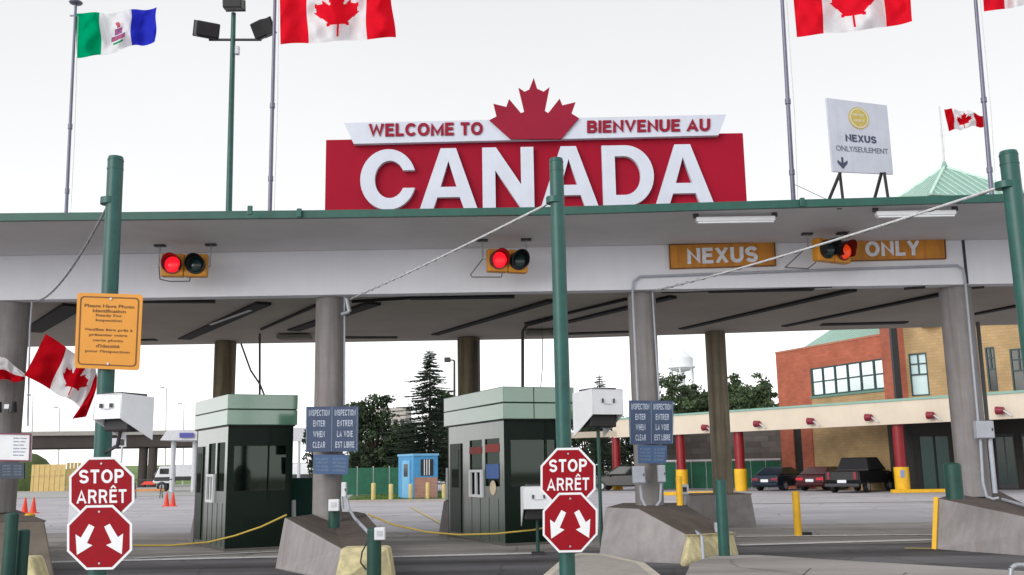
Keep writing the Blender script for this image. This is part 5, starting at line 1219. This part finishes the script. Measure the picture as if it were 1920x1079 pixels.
decid(1345, 930, 735, 97, 90, 'mid green tree seen on both sides of the tan rear column', LEAF2, 43)
decid(1250, 930, 835, 74, 130, 'low dark bush under the cream canopy', LEAF1, 42, n=3000)
# far buildings beyond trees
def fbuild(x0, x1, yt, Y, m, label, floors=4):
    a, b = P(x0, 880, Y), P(x1, 880, Y); z = P((x0 + x1) / 2, yt, Y).z; t = thing('far_building', ((a.x + b.x) / 2, Y, 0), label, 'building')
    MB().box(((a.x + b.x) / 2, Y + 5, z / 2), (b.x - a.x, 10, z)).build('wall', m, t)
    for i in range(floors):
        for j in range(5): MB().box((L(a.x, b.x, (j + .5) / 5), Y - .03, z * (.35 + .6 * i / floors)), ((b.x - a.x) / 8, .05, z / floors * .3)).build('window', DKGLASS, t)
fbuild(698, 760, 765, 170, M('far_wall', (.45, .42, .40), .8, .1), 'pale block of flats rising behind the dark trees')
# street lamp left of rear column
def slamp(px, yb, yt, Y, label, arm=-14, r=.07, m=DARK, head=True, grp='distant street lamps'):
    a = G(px, yb) if False else P(px, yb, Y); a.z = 0; b = P(px - 0, yt, Y); t = thing('street_lamp', a, label, 'street lamp', grp)
    MB().cyl(a, b, r, r * .7, 8).build('pole', m, t)
    if head: e = P(px + arm, yt - 1, Y); MB().beam(b, e, .08, .08).build('arm', m, t); MB().box(e + Vector((.0, 0, .0)), (abs(arm) * Y / F * .9, .3, .28)).build('lamp_head', m, t, bevel=.03)
slamp(852, 930, 676, 60, 'dark street lamp beside the conifer and middle rear column', -13, .09)
PALEP = M('pale_far_pole', (.55, .55, .55), .7)
for px, yt, la in ((62, 742, 'faint distant lamp pole under the hanging flag, left'), (112, 765, 'faint distant lamp pole under the hanging flag, right'), (312, 728, 'faint distant lamp pole right of the left plate reader'), (345, 758, 'faint distant lamp pole nearer the left booth')):
    slamp(px, 850, yt, 150, la, -8, .12, PALEP)

# water tower
WY = 420; c = P(1278, 690, WY); k = WY / F
t = thing('water_tower', (c.x, WY, 0), 'pale distant water tower on slender legs', 'water tower'); WT = M('pale_water_tower', (.74, .77, .82), .7)
zt, zb_ = P(1278, 672, WY).z, P(1278, 690, WY).z; rw = 22 * k
MB().cyl((c.x, WY, zb_), (c.x, WY, zt), rw, n=24).build('tank', WT, t); MB().cyl((c.x, WY, zt), (c.x, WY, P(1278, 655, WY).z), rw, rw * .1, 24).build('tank_roof', WT, t); MB().ell((c.x, WY, zb_), (rw, rw, 8 * k), 20).build('tank_bowl', WT, t)
MB().cyl((c.x, WY, 0), (c.x, WY, zb_), 1.2, n=10).build('riser', WT, t)
MB().cyl((c.x, WY, zb_ - .2), (c.x, WY, zb_ + .5), rw * 1.15, n=24).build('walkway', WT, t)
for i in range(6):
    a = R(60 * i + 12); MB().cyl((c.x + rw * 1.3 * math.cos(a), WY + rw * 1.3 * math.sin(a), 0), (c.x + rw * math.cos(a), WY + rw * math.sin(a), zb_), .35, n=6).build('leg', WT, t)
    for zf in (.35, .7): b_ = R(60 * (i + 1) + 12); z = zb_ * zf; q = 1.3 - .3 * zf; MB().cyl((c.x + rw * q * math.cos(a), WY + rw * q * math.sin(a), z), (c.x + rw * q * math.cos(b_), WY + rw * q * math.sin(b_), z), .2, n=5).build('brace', WT, t)

# ------------------------------------------------------------------ cars
def car(name, L_, Wd, Ht, prof, roofline, m, label, loc, rz, truck=False, lamp=LAMPRED):
    """local: length along +Y (front), rear at -Y. prof: body side outline (y,z); roofline: cabin outline (y,z)"""
    t = thing(name, (0, 0, 0), label, 'car' if not truck else 'pickup truck', 'vehicles parked before the brick building'); w = Wd / 2
    def ss(loops, w0, taper, nm, mm, bev=.04, par=t):
        zlo = min(p[1] for p in loops); zhi = max(p[1] for p in loops); mb = MB()
        def fx(s, p): return Vector((s * (w0 - taper * (p[1] - zlo) / (zhi - zlo)), p[0], p[1]))
        n = len(loops); mb.add([fx(-1, p) for p in loops] + [fx(1, p) for p in loops], [tuple(range(n)), tuple(reversed(range(n, 2 * n)))] + [(i, (i + 1) % n, (i + 1) % n + n, i + n) for i in range(n)])
        return mb.build(nm, mm, par, bevel=bev)
    body = ss(prof, w, .06, 'body', m, .07)
    cab = ss(roofline, w - .07, .20, 'cabin', m, .05)
    zl = min(p[1] for p in roofline); zh = max(p[1] for p in roofline)
    gl = [(y * .0 + y, z) for y, z in roofline]; cy = sum(p[0] for p in gl) / len(gl)
    gs = [(cy + (y - cy) * .90, zl + .06 + (z - zl) * .80) for y, z in roofline]
    for s in (-1, 1):
        xa, xb = w - .065, w - .065 - .20
        MB().prism([gs], lambda u, v, n, s=s: Vector((s * (L(xa, xb, (v - zl) / (zh - zl)) + n), u, v)), .004, .012).build('side_glass', DKGLASS, t)
    rr = sorted(roofline)[:1][0]; top_r = min((p for p in roofline if p[1] > zh - .02), key=lambda p: p[0]); bot_r = min((p for p in roofline if p[1] < zl + .05), key=lambda p: p[0])
    top_f = max((p for p in roofline if p[1] > zh - .02), key=lambda p: p[0]); bot_f = max((p for p in roofline if p[1] < zl + .05), key=lambda p: p[0])
    for a, b, s in ((bot_r, top_r, -1), (bot_f, top_f, 1)):
        A = Vector((0, *a)); Bq = Vector((0, *b)); off = Vector((0, s * .03, .02)); p = A.lerp(Bq, .1) + off; q = A.lerp(Bq, .88) + off
        MB().add([p + Vector((-w + .22, 0, 0)), p + Vector((w - .22, 0, 0)), q + Vector((w - .34, 0, 0)), q + Vector((-w + .34, 0, 0))], [(0, 1, 2, 3)]).build('windscreen' if s > 0 else 'rear_window', M('bright_glass', (.035, .05, .07), .25) if truck and s < 0 else DKGLASS, t)
    for yy in (-L_ * .30, L_ * .31):
        for s in (-1, 1):
            wh = MB().cyl((s * (w - .2), yy, .32), (s * (w + .02), yy, .32), .32, n=20).build('wheel', BLACK, t)
            MB().cyl((s * (w + .021), yy, .32), (s * (w + .03), yy, .32), .2, n=12).build('rim', STEEL, wh)
    rz_ = prof[0][0]; ry = min(p[0] for p in prof); zt_ = max(p[1] for p in prof) - .28
    for s in (-1, 1): MB().box((s * (w - .26), ry + .0, zt_), (.46 if not truck else .16, .08, .16 if not truck else .4)).build('tail_light', lamp, t, bevel=.02)
    for s in (-1, 1): MB().box((s * (w - .3), -ry + .0, zt_ - .05), (.4, .08, .15)).build('headlight', DWHITE, t, bevel=.02)
    MB().box((0, ry - .03, .62), (.5, .02, .16)).build('number_plate', WHITE, t)
    MB().box((0, ry - .04, .42), (Wd * .96, .16, .18)).build('bumper', m if not truck else DARK, t, bevel=.04)
    for s in (-1, 1): MB().box((s * (w + .07), bot_f[0] - .35, 1.0), (.16, .1, .12)).build('mirror', m, t, bevel=.02)
    t.location = loc; t.rotation_euler = (0, 0, rz); return t
sed = [(-2.25, .25), (-2.3, .55), (-2.25, .92), (-1.2, .98), (1.0, .95), (1.9, .82), (2.28, .65), (2.3, .28)]
sroof = [(-1.95, .95), (-1.15, 1.40), (.15, 1.42), (1.15, .95)]
def cl(px, py): g_ = G(px, py); return Vector((g_.x, g_.y, .006))
CBLUE = M('dark_blue_car', (.008, .018, .034), .22, .05, coat=.25, spec=.25); CRED = M('dark_red_car', (.05, .005, .010), .22, .05, coat=.25, spec=.25); CBLK = M('black_car', (.006, .006, .008), .22, .05, coat=.25, spec=.25)
c_ = cl(1452, 921) + Vector((.9, 1.4, 0)); car('parked_car', 4.6, 1.8, 1.42, sed, sroof, CBLUE, 'dark blue sedan with red tail lights, leftmost in the row before the brick building', c_, R(-42))
c_ = cl(1545, 921) + Vector((.7, 1.6, 0)); car('parked_car', 4.6, 1.8, 1.42, sed, sroof, CRED, 'dark red sedan between the blue sedan and the black pickup', c_, R(-42), lamp=M('bright_tail', (.6, .01, .03), .3))
pk = [(-2.7, .45), (-2.75, .7), (-2.72, 1.18), (.6, 1.2), (1.9, 1.16), (2.6, 1.02), (2.7, .5)]
c_ = cl(1625, 924) + Vector((.3, 1.6, 0)); car('pickup_truck', 5.4, 2.0, 1.95, pk, [(-1.2, 1.19), (-.85, 1.9), (.75, 1.92), (1.5, 1.19)], CBLK, 'black pickup truck beside the red column', c_, R(-40), True)
c_ = cl(1150, 926) + Vector((1.6, 7.5, 0)); car('parked_car', 4.8, 1.9, 1.6, [(a, b * 1.1) for a, b in sed], [(-2.1, 1.05), (-1.8, 1.6), (.3, 1.66), (1.2, 1.05)], CBLK, 'black car with a pale bonnet behind the leftmost red column', c_, R(70))

# ------------------------------------------------------------------ far left: overpass, hoarding, cones, trucks
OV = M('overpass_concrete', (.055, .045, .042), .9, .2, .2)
oa, ob = P(-150, 822, 120), P(420, 822, 127)
t = thing('overpass', ((oa + ob) / 2).xy.to_3d(), 'long dark concrete overpass across the left background', 'bridge')
zt = P(200, 807, 122).z; zl_ = P(200, 838, 122).z
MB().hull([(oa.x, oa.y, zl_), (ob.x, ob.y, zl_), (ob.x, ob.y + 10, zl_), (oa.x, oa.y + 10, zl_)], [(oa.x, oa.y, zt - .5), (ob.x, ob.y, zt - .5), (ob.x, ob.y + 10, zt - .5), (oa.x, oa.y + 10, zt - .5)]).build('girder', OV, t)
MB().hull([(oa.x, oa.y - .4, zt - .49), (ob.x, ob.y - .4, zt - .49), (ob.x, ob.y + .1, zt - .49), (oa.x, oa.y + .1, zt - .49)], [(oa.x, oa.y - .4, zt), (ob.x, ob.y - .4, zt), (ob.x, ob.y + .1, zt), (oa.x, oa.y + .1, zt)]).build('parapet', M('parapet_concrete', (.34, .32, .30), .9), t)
for px in (269, 287, 400, -20):
    q = P(px, 850, 126); MB().cyl((q.x, 126, 0), (q.x, 126, zl_), .55, n=14).build('pier', OV, t)
# embankment and far road beneath
mb = MB(); a = P(-300, 860, 120); b = P(640, 860, 120)
struct('embankment', MB().hull([(a.x, 150, 0), (b.x, 150, 0), (b.x, 190, 0), (a.x, 190, 0)], [(a.x, 160, 1.6), (b.x, 160, 1.6), (b.x, 190, 3.2), (a.x, 190, 3.2)]), M('green_bank', (.14, .22, .06), .9, .3, .1))
sheet('far_road', [(-60, 75), (-6, 75), (-14, 148), (-90, 148)], .02, M('far_concrete', (.36, .36, .35), .8, .12, .2))
struct('mound', MB().ell(Vector((P(50, 870, 112).x, 112, .0)), (3.4, 3.0, 4.2), 20), M('dark_mound', (.06, .09, .025), .9, .4, 1))
YH = M('yellow_hoarding', (.58, .42, .16), .6, .12, 2); hb = G(100, 922).y
t = thing('hoarding', (P(100, 900, hb).x, hb, 0), 'yellow ribbed hoarding at the left beyond the cones', 'fence')
zt = P(100, 871, hb).z; x0, x1 = P(58, 900, hb).x, P(122, 900, hb).x
for i in range(13):
    a = L(x0, x1, i / 13); MB().box((a + (x1 - x0) / 26, hb + .04 * (i % 2), zt / 2), ((x1 - x0) / 13 - .02, .06, zt)).build('board', YH, t)
for i in range(9):
    a = x1 + .02 + i * .28; MB().box((a + .13, hb + .25 + i * .25, zt * .53), (.3, .06, zt * 1.05), .7).build('board', YH, t)
MB().box(((x0 + x1) / 2, hb - .06, zt * .6), (x1 - x0, .05, .08)).build('rail', YH, t)
def cone(px, yb, label, h=.7, m=ORANGE, g='orange traffic cones'):
    a = G(px, yb); t = thing('traffic_cone', a, label, 'cone', g); MB().cyl(a + Vector((0, 0, .03)), a + Vector((0, 0, h)), .15, .03, 14).build('body', m, t); MB().box(a + Vector((0, 0, .02)), (.38, .38, .04)).build('base', m, t); MB().cyl(a + Vector((0, 0, h * .5)), a + Vector((0, 0, h * .7)), .089, .066, 14).build('stripe', WHITE, t)
cone(46, 963, 'orange cone by the bottom left island, left of its pair'); cone(62, 963, 'orange cone by the bottom left island, right of its pair')
cone(312, 950, 'orange cone in front of the white truck, left of its pair'); cone(324, 950, 'orange cone in front of the white truck, right of its pair')
bollard(55, 963, 978, .1, YELCOL, 'short yellow bollard before the two left cones', z0=.75)
# barricade
ba = G(277, 935); t = thing('barricade', ba, 'A frame barricade with an orange top and a dark rail', 'barricade')
for s in (-.9, .9): MB().beam(ba + Vector((s, -.25, 0)), ba + Vector((s, 0, 1.1)), .05, .05).build('leg', DARK, t); MB().beam(ba + Vector((s, .25, 0)), ba + Vector((s, 0, 1.1)), .05, .05).build('leg', DARK, t)
MB().beam(ba + Vector((-1.4, 0, 1.25)), ba + Vector((1.6, 0, 1.25)), .06, .08).build('rail', DARK, t); MB().prism([[(-.5, .0), (.5, 0), (.25, .22), (-.25, .22)]], lambda u, v, n: ba + Vector((u, -n, .92 + v)), 0, .1).build('orange_top', ORANGE, t)
MB().beam(ba + Vector((-1.1, 0, .55)), ba + Vector((1.1, 0, .55)), .04, .16).build('plank', M('orange_plank', (.6, .25, .08), .6), t)
# trucks
def truck(px, yb, label, rz, s=1.0, col=WHITE):
    a = G(px, yb); t = thing('box_truck', (0, 0, 0), label, 'truck', 'white trucks parked in the left background')
    MB().box((0, 0, 1.15), (2.1, 5.6, .35)).build('deck', DARK, t, bevel=.03)
    MB().hull([(-1.0, 1.1, .75), (1.0, 1.1, .75), (1.0, 3.0, .75), (-1.0, 3.0, .75)], [(-.9, 1.2, 2.3), (.9, 1.2, 2.3), (.9, 2.4, 2.3), (-.9, 2.4, 2.3)]).build('cab', col, t, bevel=.08)
    MB().box((0, -.9, 1.9), (2.1, 3.6, 1.1)).build('cargo_box', col, t, bevel=.03)
    MB().add([(-.8, 2.93, 1.5), (.8, 2.93, 1.5), (.78, 2.58, 2.15), (-.78, 2.58, 2.15)], [(0, 1, 2, 3)]).build('windscreen', DKGLASS, t)
    for sx in (-1, 1): MB().box((sx * .96, 1.95, 1.85), (.03, .8, .5)).build('side_glass', DKGLASS, t)
    for sx in (-1, 1):
        for yy in (-1.7, 2.1): w = MB().cyl((sx * .75, yy, .45), (sx * 1.02, yy, .45), .45, n=18).build('wheel', BLACK, t); MB().cyl((sx * 1.021, yy, .45), (sx * 1.03, yy, .45), .22, n=10).build('rim', STEEL, w)
    t.location = a; t.rotation_euler = (0, 0, rz); return t
truck(350, 921, 'white truck just left of the left booth', R(100)); truck(560, 914, 'white truck glimpsed between the left booth and the inspection column', R(80))
# toll structure with blue sign
t = thing('toll_gate', (P(340, 860, 90).x, 90, 0), 'white flat roofed gate with a small blue sign far left of the booth', 'gate')
MB().hull([P(300, 826, 90), P(384, 826, 90), P(384, 826, 90) + Vector((0, 5, 0)), P(300, 826, 90) + Vector((0, 5, 0))], [P(312, 808, 90), P(384, 808, 90), P(384, 808, 90) + Vector((0, 5, 0)), P(312, 808, 90) + Vector((0, 5, 0))]).build('roof', DWHITE, t)
for px in (326, 366): a = P(px, 826, 91); MB().cyl((a.x, 91, 0), a, .22, n=10).build('post', DWHITE, t)
MB().prism([[(337, 812), (363, 812), (363, 821), (337, 821)]], planeY(89.9), 0, .08).build('sign_panel', M('violet_blue', (.06, .06, .3), .5), t)
t = thing('gantry_sign', (P(560, 860, 95).x, 95, 0), 'pale gantry sign seen between the left booth and the navy sign', 'sign')
MB().box(P(561, 815, 95), (1.6, .2, 1.3)).build('panel', DWHITE, t); MB().cyl((P(561, 815, 95).x, 95.2, 0), P(561, 818, 95.2), .15, n=8).build('post', DWHITE, t)

t = thing('gantry_sign', (P(205, 860, 80).x, 80, 0), 'white road panel with a dark square just below the overpass by the left green post', 'sign')
fn = board(*[P(x, y, 80) for x, y in ((187, 822), (236, 822), (236, 838), (187, 838))]); MB().prism(BOX, fn, -.1, 0).build('panel', DWHITE, t); MB().prism([[(.74, .15), (.94, .15), (.94, .9), (.74, .9)]], fn, .005, .03).build('dark_square', BLACK, t)
for x in (195, 229): q = P(x, 838, 80.1); MB().cyl((q.x, 80.1, 0), q, .09, n=8).build('post', DWHITE, t)

# construction joints cut in the near pavement
JT = M('pavement_joint', (.10, .09, .085), .9)
for a, b in (((1400, 1066), (1900, 1124)), ((1520, 1066), (1470, 1110)), ((1700, 1074), (1640, 1120))):
    line('pavement_joint', G(*a, .13), G(*b, .13), .02, JT, .134)
